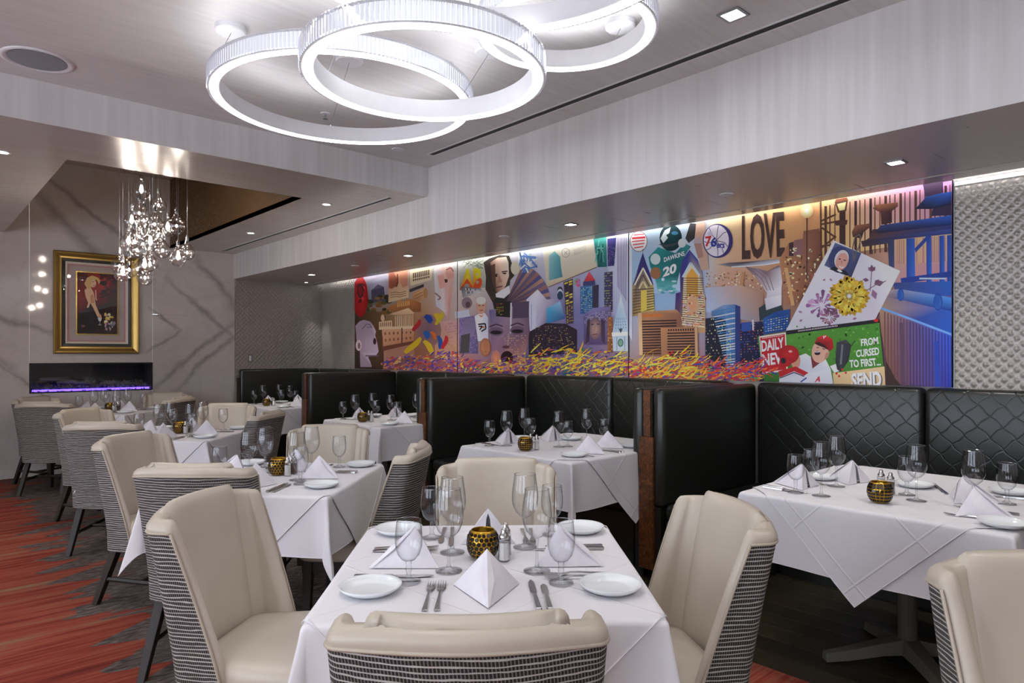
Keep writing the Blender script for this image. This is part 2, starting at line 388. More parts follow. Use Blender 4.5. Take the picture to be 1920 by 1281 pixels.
# ---- ceilings
ce = struct(MB().box(XL, SX, YN, LY, MZ, MZ + .08).build('ceiling', 'ceiling_plaster'), 'silver brushed plaster main ceiling')
OX0, OX1, OY0 = 0.86, 2.535, 5.50
lc = MB()
for b in [(XL, OX0, LY + .005, DY), (OX0, OX1, LY + .005, OY0), (OX1, SX, LY + .005, DY)]: lc.box(b[0], b[1], b[2], b[3], LZ, LZ + .03)
struct(lc.build('ceiling_lower', 'ceiling_satin'), 'satin lowered ceiling with a recess before the fireplace')
struct(MB().box(XL, SX - .005, LY - .004, LY + .004, LZ, MZ).build('trim_1', 'fascia_paper'), 'white papered fascia of the lowered ceiling')
struct(MB().box(OX0 - .03, OX0, OY0, DY, LZ + .03, 3.55).box(OX1, OX1 + .03, OY0, DY, LZ, 3.55).box(OX0, OX1, OY0 - .03, OY0, LZ + .03, 3.55)
       .build('trim_2', 'glitter_paper'), 'brown glitter papered sides of the ceiling recess')
struct(MB().box(OX0 - .03, OX1 + .03, OY0 - .03, DY, 3.55, 3.6).build('ceiling_recess', 'ceiling_satin'), 'top of the ceiling recess')
struct(MB().box(SX, 4.325, YN, DY, SZ, SZ + .03).build('ceiling_soffit', 'soffit_satin'), 'low satin soffit above the booths')
struct(MB().box(SX - .004, SX, YN, DY, SZ, MZ).build('trim_3', 'fascia_paper'), 'tall white papered fascia of the booth soffit')
struct(MB().box(4.345, 4.49, YN, DY, SZ - .004, SZ + .03).box(4.345, 4.36, YN, DY, SZ + .03, SZ + .12).build('trim_4', 'soffit_satin'), 'soffit lip beside the mural')
struct(MB().box(4.325, 4.345, YN, DY, SZ + .03, SZ + .06).box(4.36, WX, YN, DY, SZ + .25, SZ + .28).build('trim_5', 'slot_black'), 'dark shadow gap of the soffit')
cv = tag(MB().box(4.462, 4.486, -1.0, 8.9, SZ + .032, SZ + .046).build('cove_light_strip', 'cove_led'), 'warm light strip hidden in the cove above the mural', 'light strip')
# baseboard of the fireplace wall
struct(MB().box(XL, 3.34, DY - .012, DY, 0, .10).build('baseboard_back', 'wall_paint'))

# ---- quilted wall covering (real padded relief)
def quilt(name, P, U, V, u0, u1, v0, v1, label, per=0.058, step=0.0072, nrm=(0, 0, 1)):
    nu = max(2, int((u1 - u0) / step)); nv = max(2, int((v1 - v0) / step)); mb = MB()
    def h(u, v):
        a = ((u + v) / per) % 1.0; b = ((u - v) / per) % 1.0
        def pr(t):
            t = abs(t - 0.5) * 2          # 0 middle of the pad .. 1 seam
            if t < 0.70: return math.cos(t / 0.70 * PI / 2) ** 0.6, 0
            return 0.0, math.sin((t - 0.70) / 0.30 * PI) if t < 0.999 else 0
        pa, ra = pr(a); pb, rb = pr(b)
        return 0.0085 * pa * pb + 0.0028 * max(ra, rb) * (0.6 + 0.4 * max(pa, pb))
    for j in range(nv + 1):
        for i in range(nu + 1):
            u = u0 + (u1 - u0) * i / nu; v = v0 + (v1 - v0) * j / nv; e = h(u, v)
            mb.v.append((P[0] + U[0] * u + V[0] * v + nrm[0] * e, P[1] + U[1] * u + V[1] * v + nrm[1] * e, P[2] + U[2] * u + V[2] * v + nrm[2] * e))
    for j in range(nv):
        for i in range(nu):
            q = j * (nu + 1) + i; mb.f.append((q, q + 1, q + nu + 2, q + nu + 1))
    o = mb.build(name, 'quilted_vinyl', smooth=True, recalc=False)
    return tag(o, label, 'wall panel')
quilt('quilted_wall_panel', (WX - .012, 0, 0), (0, 1, 0), (0, 0, 1), -1.6, 1.196, 1.0, 2.375, 'silver diamond quilted wall panel beside the blue bridge end of the mural', nrm=(-1, 0, 0))
quilt('quilted_wall_panel', (WX - .012, 0, 0), (0, 1, 0), (0, 0, 1), 8.215, 9.19, 1.0, 2.42, 'narrow diamond quilted wall panel beside the red end of the mural', step=0.0085, nrm=(-1, 0, 0))
quilt('quilted_wall_panel', (0, DY - .002, 0), (1, 0, 0), (0, 0, 1), 3.345, 4.595, 1.0, 2.372, 'diamond quilted end wall panel with a light switch', step=0.0085, nrm=(0, -1, 0))
struct(MB().box(4.583, 4.60, 1.197, 1.203, 1.15, 2.37).build('trim_6', 'grey_metal'))
struct(MB().box(4.578, 4.60, -1.6, 1.196, 2.345, 2.37).build('trim_7', 'white_paint'))
sw = thing('light_switch', 'small white light switch on the quilted end wall', 'switch', (3.536, DY - .01, 1.309))
MB().box(-.035, .035, -.008, 0, -.058, .058).build('plate', 'grey_metal', sw, bevel=.002)
MB().box(-.014, .014, -.014, -.008, -.034, .034).build('rocker', 'white_metal', sw, bevel=.002)

# ---- ceiling fittings
def slot_diffuser(x, y0, y1, z, label, w_=0.034):
    t = thing('slot_diffuser', label, 'air vent', (x, (y0 + y1) / 2, z)); h = (y1 - y0) / 2
    MB().box(-w_ / 2, w_ / 2, -h, h, -.002, .0).build('slot', 'slot_black', t)
    for sx in (-1, 1): MB().box(sx * (w_ / 2 + .006) - .006, sx * (w_ / 2 + .006) + .006, -h - .012, h + .012, -.004, 0).build('flange', 'white_metal', t)
slot_diffuser(3.12, -1.0, 4.39, MZ, 'long black slot diffuser in the main ceiling along the fascia', .045)
slot_diffuser(3.115, 4.99, 9.0, LZ, 'black slot diffuser in the lowered ceiling')
def downlight(x, y, z, label, power, square=False, aim=None, ang=75, sz=0.05, group='recessed downlights', rz=0.0):
    t = thing('downlight', label, 'downlight', (x, y, z), rz, group)
    if square:
        mb = MB(); q = sz; p = sz * .74
        for a in ((-q, q, -q, -p), (-q, q, p, q), (-q, -p, -p, p), (p, q, -p, p)): mb.box(a[0], a[1], a[2], a[3], -.006, 0)
        mb.build('trim_ring', 'grey_metal', t); MB().box(-p, p, -p, p, -.004, .0).build('lens', 'lamp_led', t)
    else:
        MB().lathe([(sz * .72, -.001), (sz * .74, -.005), (sz, -.004), (sz, 0)], 20).build('trim_ring', 'white_metal', t, smooth=True)
        MB().lathe([(0.0005, -.003), (sz * .72, -.003), (sz * .72, -.001)], 20).build('lens', 'lamp_led', t)
    if power:
        ld = bpy.data.lights.new('downlight_lamp', 'SPOT'); ld.energy = power; ld.spot_size = math.radians(ang); ld.spot_blend = 0.6
        ld.shadow_soft_size = 0.05; ld.color = (1, 0.955, 0.90)
        lo = place('lamp', ld, t, (0, 0, -.012))
        if aim:
            d = Vector(aim) - Vector((x, y, z)); lo.rotation_euler = (d.to_track_quat('-Z', 'Y').to_euler())
for x, y, lb in [(3.88, 1.28, 'fourth'), (3.86, 3.58, 'third'), (3.85, 5.82, 'second'), (3.87, 8.03, 'first')]:
    downlight(x, y, SZ, f'square downlight in the soffit over the {lb} booth from the fireplace', SPOT_W, True, None, 100, .045)
downlight(4.22, 8.93, SZ, 'small downlight in the soffit corner grazing the quilted end wall', 12, False, (4.60, 9.16, 1.25), 34, .03)
downlight(2.874, 1.64, MZ, 'square downlight in the main ceiling beside the ring chandeliers', ROOM_W, True, None, 80, .055)
downlight(2.83, 5.58, LZ, 'round downlight between the recess corner and the slot diffuser', ROOM_W * .6, False, None, 80, .045)
downlight(2.88, 7.46, LZ, 'round downlight beside the glitter side of the recess', ROOM_W * .6, False, None, 80, .045)
downlight(0.513, 5.58, LZ, 'round downlight over the aisle beside the recess', ROOM_W * .6, False, None, 80, .045)
for x, y, lb in [(2.6, -0.2, 'over the table before the fourth booth'), (0.3, 1.2, 'over the aisle beside the ring chandeliers'), (0.2, -1.6, 'over the aisle at the plain end wall'), (-1.6, 0.6, 'by the plain side wall'), (-1.6, 3.4, 'by the plain side wall near the fascia'), (-1.4, 6.6, 'in the lowered ceiling by the plain side wall'), (0.35, 3.3, 'over the aisle before the fascia')]:  # extra downlights out of view, added as fill for the room
    downlight(x, y, LZ if y > LY else MZ, f'added unseen square downlight {lb}', ROOM_W * (1.8 if y < .7 or x < -1 else 1.0), True, None, 120, .055)
sp = thing('ceiling_speaker', 'round white speaker grille in the main ceiling near the fascia', 'speaker', (0.555, 4.40, MZ))
MB().lathe([(0.135, -.001), (.15, -.008), (.165, -.006), (.168, 0)], 32).build('rim', 'white_metal', sp, smooth=True)
MB().lathe([(0.0005, -.004), (.135, -.004), (.135, -.001)], 32).build('grille', 'grey_metal', sp)
sk = thing('sprinkler', 'small pendant sprinkler head in the main ceiling above the ring lights', 'sprinkler', (2.076, 4.111, MZ))
MB().lathe([(.0005, -.004), (.03, -.004), (.032, 0)], 16).build('escutcheon', 'white_metal', sk)
MB().lathe([(.006, 0), (.007, -.03), (.016, -.034), (.016, -.037), (.0005, -.038)], 10).build('head', 'grey_metal', sk)
for x, y, z, lb in [(3.862, 2.251, SZ, 'between the third and fourth booths'), (3.831, 4.326, SZ, 'over the third booth'), (3.85, 6.9, SZ, 'over the second booth'), (2.847, 4.45, MZ, 'in the main ceiling by the fascia corner')]:
    t = thing('sprinkler_cover', f'flat round sprinkler cover plate {lb}', 'sprinkler', (x, y, z))
    MB().lathe([(.0005, -.007), (.042, -.007), (.044, -.004), (.044, 0)], 20).build('cover_plate', 'white_metal', t)

# ---- ring chandeliers
cr = MB()
for z0, s_ in ((-.040, .75), (-.034, 1), (.034, 1), (.040, .75)): pass
prof = lambda s_, z: [(-.0075 * s_, 0, z), (-.004 * s_, .007 * s_, z), (.004 * s_, .007 * s_, z), (.0075 * s_, 0, z), (.004 * s_, -.003 * s_, z), (-.004 * s_, -.003 * s_, z)]
cr.loft([prof(.7, -.042), prof(1, -.036), prof(1, .036), prof(.7, .042)])
CRY = cr.mesh('crystal', 'crystal_glass')
def ring(cx, cy, zb, r, label, cables):
    t = thing('ring_chandelier', label, 'chandelier', (cx, cy, zb), 0, 'crystal ring chandeliers')
    wd, h = 0.052, 0.085
    MB().lathe([(r - wd, 0.004), (r - wd, h), (r - .012, h), (r - .012, .004)], 96, close=True).build('ring_body', 'white_metal', t, smooth=False)
    MB().lathe([(r - wd + .004, .004), (r - wd + .006, -.002), (r - .010, -.002), (r - .008, .004)], 96).build('led_diffuser', 'ring_led', t, smooth=True)
    MB().lathe([(r - .0115, .006), (r - .0115, h - .004)], 96).build('glow_band', 'ring_glow', t)
    MB().lathe([(r - wd + .006, h + .001), (r - .018, h + .001)], 96).build('added_uplight_band', 'added_ring_up', t)  # added glowing band on the ring top, lights the ceiling
    for zz in (.001, h - .003):
        MB().lathe([(r - .013, zz), (r + .001, zz), (r + .001, zz + .004), (r - .013, zz + .004)], 96, close=True).build('crystal_rail', 'white_metal', t)
    n = int(2 * PI * r / 0.0185)
    for i in range(n):
        a = 2 * PI * i / n
        place('crystal', CRY, t, ((r - .001) * math.cos(a), (r - .001) * math.sin(a), h / 2 + .001), (0, 0, a - PI / 2))
    for (ax, ay, ux, uy) in cables:           # ceiling canopy position and where the cable meets the ring
        MB().lathe([(.0005, -.03), (.066, -.03), (.072, -.024), (.072, 0)], 28, (ax - cx, ay - cy, MZ - zb)).build('canopy', 'white_metal', t)
        MB().tube([(ax - cx, ay - cy, MZ - zb - .03), (ux, uy, h)], .0014, 5).build('cable', 'grey_metal', t)
def rim(r, deg): return ((r - .03) * math.cos(math.radians(deg)), (r - .03) * math.sin(math.radians(deg)))
ring(1.72, 3.18, 2.65, .655, 'wide crystal ring light hung beside the lowered ceiling fascia', [(1.19, 3.33, *rim(.655, 168)), (1.776, 3.244, *rim(.655, 70)), (2.2, 3.0, *rim(.655, -25))])
ring(1.59, 2.28, 2.475, .488, 'lowest crystal ring light, hung over the fourth table from the fireplace', [(2.255, 2.666, *rim(.488, 35)), (1.45, 2.55, *rim(.488, 120)), (1.5, 1.9, *rim(.488, 255))])
ring(2.14, 2.01, 2.74, .385, 'smallest and highest crystal ring light, hung beside the main ceiling slot', [(2.545, 2.04, *rim(.385, 5)), (1.95, 1.75, *rim(.385, 230))])
ring(1.25, 1.50, 2.61, .70, 'broad crystal ring light over the aisle side of the fourth table', [(.75, 1.6, *rim(.70, 170)), (1.3, 1.0, *rim(.70, 270)), (1.6, 1.75, *rim(.70, 25))])

ring(1.25, -1.15, 2.62, .66, 'added unseen broad crystal ring light in the bay before the plain end wall', [(1.0, -.8, *rim(.66, 120)), (1.5, -1.4, *rim(.66, -50))])  # added behind the camera to brighten the fascia and the near chair back
ring(1.75, -1.95, 2.46, .50, 'added unseen lower crystal ring light in the bay before the plain end wall', [(1.5, -1.7, *rim(.50, 130)), (2.0, -2.2, *rim(.50, -50))])  # second ring added out of view for more fill
# ---- pendant cluster in the recess
pc = thing('pendant_cluster', 'cluster of clear teardrop glass pendants hung in the ceiling recess', 'chandelier', (1.68, 6.5, 3.55))
MB().lathe([(.0005, -.04), (.28, -.04), (.30, -.03), (.30, 0)], 32).build('canopy', 'white_metal', pc)
GLOBE = MB().lathe([(.0005, -.070), (.025, -.066), (.048, -.051), (.064, -.026), (.069, 0), (.064, .026), (.050, .049), (.032, .070), (.020, .092), (.015, .118), (.014, .130)], 20).mesh('globe', 'globe_glass', smooth=True)
CAPM = MB().lathe([(.0005, .165), (.006, .163), (.009, .150), (.0135, .146), (.0145, .112), (.010, .106), (.0005, .105)], 12).mesh('cap', 'grey_metal', smooth=True)
STEM = MB().lathe([(.0005, .106), (.0055, .105), (.0055, .02), (.0005, .018)], 8).mesh('socket', 'stem_glass', smooth=True)
BULB = MB().lathe([(.0005, -.012), (.006, -.008), (.0085, 0), (.006, .010), (.0005, .014)], 10).mesh('bulb', 'filament', smooth=True)
for i, (px, py) in enumerate([(265, 360), (297, 385), (261, 400), (247, 417), (270, 414), (290, 421), (315, 430), (331, 424), (261, 444), (241, 456), (252, 454), (257, 470),
                              (282, 457), (296, 442), (305, 470), (334, 485), (351, 474), (281, 494), (271, 500), (224, 499), (242, 506), (230, 514), (272, 521)]):
    Y = 6.5 + 0.24 * math.sin(i * 2.4); x, z = at_y(px, py, Y)
    p = place('pendant', CAPM, pc, (x - 1.68, Y - 6.5, z - 3.55))
    place('globe', GLOBE, p); place('socket', STEM, p); place('bulb', BULB, p)
    MB().tube([(0, 0, .16), (0, 0, 3.51 - z)], .0013, 4).build('cord', 'grey_metal', p)
    if i % 3 == 0:
        ld = bpy.data.lights.new('pendant_lamp', 'POINT'); ld.energy = 2.6; ld.shadow_soft_size = 0.02; ld.color = (1, .90, .80); place('lamp', ld, p, (0, 0, -.016))

# ---- linear fireplace
fp = thing('fireplace', 'linear black fireplace with violet glow set in the marble wall', 'fireplace', ((FX0 + FX1) / 2, DY, FZ0))
hw, hh = (FX1 - FX0) / 2, FZ1 - FZ0
mb = MB()
for b in [(-hw, hw, -.006, .03, 0, .014), (-hw, hw, -.006, .03, hh - .014, hh), (-hw, -hw + .016, -.006, .03, .014, hh - .014), (hw - .016, hw, -.006, .03, .014, hh - .014)]: mb.box(*b)
mb.build('frame', 'fire_black', fp)
MB().box(-hw, hw, .40, .41, 0, hh).box(-hw, hw, .03, .40, -.01, .0).box(-hw, hw, .03, .40, hh, hh + .01).box(-hw - .01, -hw, .03, .40, 0, hh).box(hw, hw + .01, .03, .40, 0, hh).build('firebox', 'fire_black', fp)
MB().box(-hw + .016, hw - .016, .006, .010, .014, hh - .014).build('glass_pane', 'pane_glass', fp)
MB().box(-hw + .03, hw - .03, .030, .050, .004, .036).build('light_bar', 'violet_led', fp)
mb = MB()
for i in range(330):
    x = R.uniform(-hw + .03, hw - .03); y = R.uniform(.065, .36) if i < 260 else R.uniform(.018, .026); r = R.uniform(.010, .022) if i < 260 else R.uniform(.005, .011)
    mb.lathe([(.0005, -r * .7), (r * .8, -r * .3), (r, .1 * r), (r * .5, r * .8), (.0005, r * .9)], 5, (x, y, .03 + r * .5 + (y - .06) * .22 if i < 260 else R.uniform(.004, .022)))
mb.build('ember_bed', 'ember_rock', fp)['kind'] = 'stuff'
for (x0, y0, z0, x1, y1, z1, r) in [(-.5, .22, .15, .0, .16, .09, .030), (-.35, .15, .11, .15, .22, .07, .026), (.1, .2, .08, .5, .24, .075, .022), (-.56, .26, .10, -.2, .3, .17, .02)]:
    MB().tube([(x0, y0, z0), ((2 * x0 + x1) / 3, y0 + .02, (2 * z0 + z1) / 3 + .015), ((x0 + 2 * x1) / 3, y1 - .02, (z0 + 2 * z1) / 3), (x1, y1, z1)], r, 8, (.7, 1.0, .9, .5)).build('log', 'driftwood', fp, smooth=True)

# ================================================================ flat print helper (vector art on real panels)
def colour_mesh(name, polys, mat, to3d, step=0.00012, base=0.0):
    """polys: list of (points, colours) in panel coordinates, later ones printed over earlier ones"""
    vs, fs, cs = [], [], []
    for k, (pts, col) in enumerate(polys):
        o = len(vs); n = len(pts)
        if n < 3: continue
        for p in pts: vs.append(to3d(p[0], p[1], base + k * step))
        fs.append(tuple(range(o, o + n)))
        cs += list(col) if isinstance(col, list) else [col] * n
    me = bpy.data.meshes.new(name); me.from_pydata(vs, [], fs)
    ca = me.color_attributes.new('Col', 'FLOAT_COLOR', 'CORNER')
    buf = []
    for p in me.polygons:
        for vi in p.vertices: buf += list(cs[vi])
    ca.data.foreach_set('color', buf); me.materials.append(MATS[mat]); return me
_text_cache = {}
def text_polys(txt, bold=0.0):
    """triangles of a line of lettering, normalised to a 0..1 box"""
    key = (txt, bold)
    if key not in _text_cache:
        cu = bpy.data.curves.new('lettering', 'FONT'); cu.body = txt; cu.resolution_u = 3; cu.offset = bold
        o = bpy.data.objects.new('lettering', cu); COL.objects.link(o)
        dg = bpy.context.evaluated_depsgraph_get(); me = o.evaluated_get(dg).to_mesh()
        tr = [[(me.vertices[i].co.x, me.vertices[i].co.y) for i in p.vertices] for p in me.polygons]
        o.evaluated_get(dg).to_mesh_clear(); bpy.data.objects.remove(o); bpy.data.curves.remove(cu)
        xs = [p[0] for t in tr for p in t]; ys = [p[1] for t in tr for p in t]
        x0, x1, y0, y1 = min(xs), max(xs), min(ys), max(ys)
        _text_cache[key] = [[((p[0] - x0) / (x1 - x0), (p[1] - y0) / (y1 - y0)) for p in t] for t in tr]
    return _text_cache[key]
def merge_flat(polys):                 # give a group of polygons one shared layer
    return polys

#<MURAL>
# ================================================================ MURAL (flat print on three real panels)
MUR = []; LAY = [0]
def crop(x0, y0, s):
    return lambda p: (x0 + p[0] / s, y0 + p[1] / s)
ID = lambda p: p
CA, CB, CC, CD = crop(600, 480, 5.337), crop(840, 450, 4.744), crop(1160, 400, 4.003), crop(1400, 340, 3.2025)
def lin(c): return srgb(*c)
def pg(T, pts, col, keep=False):
    if not keep: LAY[0] += 1
    cols = [lin(c) for c in col] if isinstance(col, list) else [lin(col)] * len(pts)
    MUR.append(([T(p) for p in pts], cols, LAY[0]))
def el(T, cx, cy, rx, ry, col, n=20, rot=0.0, edge=None, keep=False):
    cr, sr = math.cos(rot), math.sin(rot)
    P = [(cx + rx * math.cos(2 * PI * i / n) * cr - ry * math.sin(2 * PI * i / n) * sr, cy + rx * math.cos(2 * PI * i / n) * sr + ry * math.sin(2 * PI * i / n) * cr) for i in range(n)]
    if edge is None: pg(T, P, col, keep)
    else:
        if not keep: LAY[0] += 1
        for i in range(n): pg(T, [(cx, cy), P[i], P[(i + 1) % n]], [col, edge, edge], True)
def stroke(T, pts, w, col, keep=False):
    if not keep: LAY[0] += 1
    for a, b in zip(pts, pts[1:]):
        dx, dy = b[0] - a[0], b[1] - a[1]; L = math.hypot(dx, dy) or 1; nx, ny = -dy / L * w / 2, dx / L * w / 2
        pg(T, [(a[0] + nx, a[1] + ny), (b[0] + nx, b[1] + ny), (b[0] - nx, b[1] - ny), (a[0] - nx, a[1] - ny)], col, True)
def words(T, txt, bl, br, tr, tl, col, bold=0.0, lower=None):
    LAY[0] += 1
    for t in text_polys(txt, bold):
        P = []; C = []
        for u, v in t:
            P.append(tuple(bl[k] * (1 - u) * (1 - v) + br[k] * u * (1 - v) + tr[k] * u * v + tl[k] * (1 - u) * v for k in (0, 1))); C.append(col if lower is None or v > .5 else lower)
        pg(T, P, C, True)
def grid(T, quad, nu, nv, fu, fv, cols, p=1.0):
    """little windows over a quad tl,tr,br,bl"""
    LAY[0] += 1; tl, tr, br, bl = quad
    def at(u, v): return tuple(tl[k] * (1 - u) * (1 - v) + tr[k] * u * (1 - v) + br[k] * u * v + bl[k] * (1 - u) * v for k in (0, 1))
    for i in range(nu):
        for j in range(nv):
            if R.random() > p: continue
            u0, v0 = (i + (1 - fu) / 2) / nu, (j + (1 - fv) / 2) / nv; u1, v1 = u0 + fu / nu, v0 + fv / nv
            pg(T, [at(u0, v0), at(u1, v0), at(u1, v1), at(u0, v1)], R.choice(cols), True)
def dots(T, x0, x1, y0, y1, n, r, cols):
    LAY[0] += 1
    for _ in range(n): el(T, R.uniform(x0, x1), R.uniform(y0, y1), r * R.uniform(.5, 1.2), r * R.uniform(.5, 1.2), R.choice(cols), 6, keep=True)
def splash(T, x0, x1, ylo, yhi, n, cols, ln=22, slope=-.35):
    base = LAY[0]
    for i in range(n):
        LAY[0] = base + 1 + i % 70
        x = R.uniform(x0, x1); f = R.random() ** .65; y = yhi(x) + (ylo - yhi(x)) * f; c = R.choice(cols)
        if R.random() < .55: el(T, x, y, R.uniform(.5, 3.4), R.uniform(.5, 2.6), c, 7, R.uniform(-.8, .2), keep=True)
        else:
            L = R.uniform(.3, 1) * ln; a = math.atan(slope) + R.uniform(-.45, .45); w0 = R.uniform(.8, 3.2); k = 4; up = []; dn = []
            cv = R.uniform(-.4, .4)
            for q in range(k + 1):
                t = q / k; aa = a + cv * t; px, py = x + L * t * math.cos(aa), y + L * t * math.sin(aa); ww = w0 * math.sin(PI * (.12 + .8 * t)) / 2
                up.append((px - math.sin(aa) * ww, py + math.cos(aa) * ww)); dn.append((px + math.sin(aa) * ww, py - math.cos(aa) * ww))
            pg(T, up + dn[::-1], c, True)
    LAY[0] = base + 71
def strips(cols):
    LAY[0] += 1
    yt = lambda x: 342 + (x - 1788) * (523 - 342) / (668 - 1788) - 4; yb = lambda x: 727 + (x - 1790) * (692 - 727) / (668 - 1790) + 3
    for (xa, a0, am, a1), (xb, b0, bm_, b1) in zip(cols, cols[1:]):
        for f0, f1, ca, cb, cc, cd_ in ((0, .5, a0, b0, bm_, am), (.5, 1, am, bm_, b1, a1)):
            P = [(xa, yt(xa) + (yb(xa) - yt(xa)) * f0), (xb, yt(xb) + (yb(xb) - yt(xb)) * f0), (xb, yt(xb) + (yb(xb) - yt(xb)) * f1), (xa, yt(xa) + (yb(xa) - yt(xa)) * f1)]
            pg(ID, P, [ca, cb, cc, cd_], True)
def skyline(T, x, y0, y1, w_, col, win, nu=3, nv=10, p=.6):
    pg(T, [(x, y0), (x + w_, y0 - w_ * .12), (x + w_, y1), (x, y1)], [tuple(int(c * 1.15) for c in col), col, tuple(int(c * .8) for c in col), col])
    grid(T, [(x, y0), (x + w_, y0 - w_ * .12), (x + w_, y1), (x, y1)], nu, nv, .55, .4, win, p)
strips([(660, (150, 120, 140), (140, 110, 90), (80, 60, 60)), (700, (165, 160, 180), (120, 95, 60), (90, 60, 60)), (790, (180, 170, 165), (170, 120, 80), (150, 90, 80)), (862, (200, 200, 195), (190, 165, 160), (160, 90, 90)),
        (930, (205, 205, 195), (150, 130, 150), (120, 80, 110)), (1010, (205, 205, 215), (140, 130, 165), (110, 80, 130)), (1100, (200, 200, 220), (120, 120, 170), (110, 90, 130)), (1183, (185, 200, 210), (170, 185, 210), (150, 110, 90)),
        (1240, (150, 180, 195), (150, 185, 220), (190, 110, 70)), (1318, (165, 170, 185), (165, 180, 210), (170, 100, 80)), (1350, (232, 205, 160), (190, 150, 140), (60, 60, 110)), (1450, (232, 178, 120), (170, 130, 110), (50, 45, 70)),
        (1540, (226, 165, 115), (150, 95, 70), (80, 60, 60)), (1620, (215, 165, 130), (130, 85, 70), (90, 60, 60)), (1700, (205, 135, 190), (190, 150, 140), (70, 60, 110)), (1795, (210, 140, 200), (120, 110, 190), (40, 60, 150))])
# --- first panel: flower, temple, posters, profile
pg(CA, [(480, 260), (600, 225), (685, 200), (690, 470), (480, 500)], [(150, 150, 175), (190, 190, 210), (175, 170, 195), (150, 120, 110), (90, 90, 80)])
pg(CA, [(512, 345), (580, 285), (640, 310), (655, 460), (515, 470)], (72, 70, 92)); pg(CA, [(512, 345), (580, 285), (640, 310), (580, 330)], (96, 92, 118))
for _ in range(34): el(CA, R.uniform(450, 700), R.uniform(400, 620), R.uniform(16, 40), R.uniform(12, 30), R.choice([(58, 60, 30), (84, 78, 40), (120, 84, 44), (40, 42, 26), (140, 96, 52)]), 9)
pg(CA, [(350, 560), (620, 560), (640, 1140), (350, 1120)], [(60, 48, 34), (110, 80, 50), (70, 46, 34), (40, 32, 28)])
el(CA, 405, 410, 76, 205, (196, 38, 40), 24, edge=(150, 22, 28))
for k in range(13): el(CA, 408 + 8 * math.sin(k), 300 + k * 15, 44 - k * 2, 26 - k, R.choice([(120, 18, 24), (214, 56, 54), (92, 20, 24), (170, 30, 34)]), 12, .5 * k)
el(CA, 405, 350, 34, 75, (70, 34, 40), 14); el(CA, 405, 352, 20, 50, (140, 26, 34), 12)
pg(CA, [(685, 170), (885, 140), (888, 415), (685, 468)], [(190, 120, 95), (205, 150, 120), (214, 188, 150), (206, 178, 140)])
pg(CA, [(690, 175), (740, 168), (775, 230), (768, 300), (720, 330), (690, 320)], (150, 84, 64)); pg(CA, [(790, 165), (875, 150), (880, 300), (830, 320), (800, 260)], (196, 134, 106)); stroke(CA, [(775, 180), (780, 260), (765, 310)], 14, (112, 54, 44))
for k in range(3): stroke(CA, [(705, 372 + k * 22), (760, 362 + k * 22), (800, 370 + k * 20), (865, 350 + k * 22)], 6, (120, 90, 60))
pg(CA, [(900, 150), (1120, 105), (1118, 240), (905, 300)], (212, 196, 164)); LAY[0] += 1
for r_ in range(2):
    for k in range(9): pg(CA, [(930 + k * 19, 172 - k * 4 + r_ * 62), (943 + k * 19, 169 - k * 4 + r_ * 62), (943 + k * 19, (222 if r_ == 0 else 250) - k * 4), (930 + k * 19, (225 if r_ == 0 else 253) - k * 4)], (92, 72, 58), True)
pg(CA, [(895, 335), (1040, 280), (1040, 310), (900, 365)], (62, 52, 54))
pg(CA, [(925, 380), (1050, 320), (1068, 345), (1062, 415), (935, 490)], [(190, 140, 90), (206, 166, 116), (170, 116, 70), (196, 150, 100), (160, 110, 70)]); el(CA, 1056, 372, 22, 52, (176, 128, 84), 16); stroke(CA, [(950, 400), (1030, 362)], 5, (120, 80, 50)); stroke(CA, [(950, 430), (1030, 392)], 5, (120, 80, 50))
pg(CA, [(690, 500), (900, 430), (1010, 470), (1010, 560), (690, 560)], [(170, 110, 60), (190, 120, 66), (150, 92, 56), (130, 80, 50), (150, 100, 60)]); grid(CA, [(770, 460), (900, 440), (900, 500), (770, 520)], 7, 1, .45, .8, [(232, 180, 110)])
el(CA, 800, 462, 26, 24, (196, 138, 84)); 
pg(CA, [(590, 660), (720, 645), (725, 720), (590, 730)], (222, 186, 150)); el(CA, 628, 622, 20, 34, (214, 178, 146)); grid(CA, [(600, 668), (715, 655), (715, 705), (600, 712)], 6, 1, .4, .85, [(120, 78, 56)])
pg(CA, [(690, 585), (885, 520), (950, 575), (840, 600)], [(206, 166, 128), (230, 196, 156), (214, 176, 140), (190, 148, 112)]); pg(CA, [(740, 600), (945, 580), (940, 720), (745, 720)], (150, 106, 76)); grid(CA, [(745, 602), (940, 582), (938, 712), (748, 714)], 10, 1, .5, 1, [(236, 204, 168), (220, 184, 146)])
pg(CA, [(590, 712), (950, 700), (945, 730), (590, 740)], (232, 196, 158)); pg(CA, [(620, 735), (945, 728), (935, 850), (630, 905)], [(220, 166, 128), (206, 150, 116), (190, 128, 96), (206, 146, 110)])
grid(CA, [(630, 745), (930, 738), (925, 845), (640, 880)], 7, 2, .35, .4, [(150, 96, 72), (120, 80, 60)]); stroke(CA, [(620, 800), (625, 950)], 16, (110, 62, 44)); stroke(CA, [(820, 720), (820, 900)], 12, (96, 60, 46)); pg(CA, [(630, 905), (935, 850), (935, 880), (640, 950)], (120, 70, 54)); pg(CA, [(640, 950), (940, 880), (950, 1000), (640, 1060)], (176, 124, 104))
pg(CA, [(355, 700), (395, 655), (440, 640), (500, 655), (535, 700), (562, 755), (552, 790), (570, 860), (588, 955), (560, 1000), (480, 1010), (505, 1060), (520, 1112), (405, 1112), (400, 960), (370, 880)], [(170, 150, 165)] * 4 + [(205, 185, 200)] * 4 + [(190, 168, 186)] * 4 + [(150, 128, 146)] * 4)
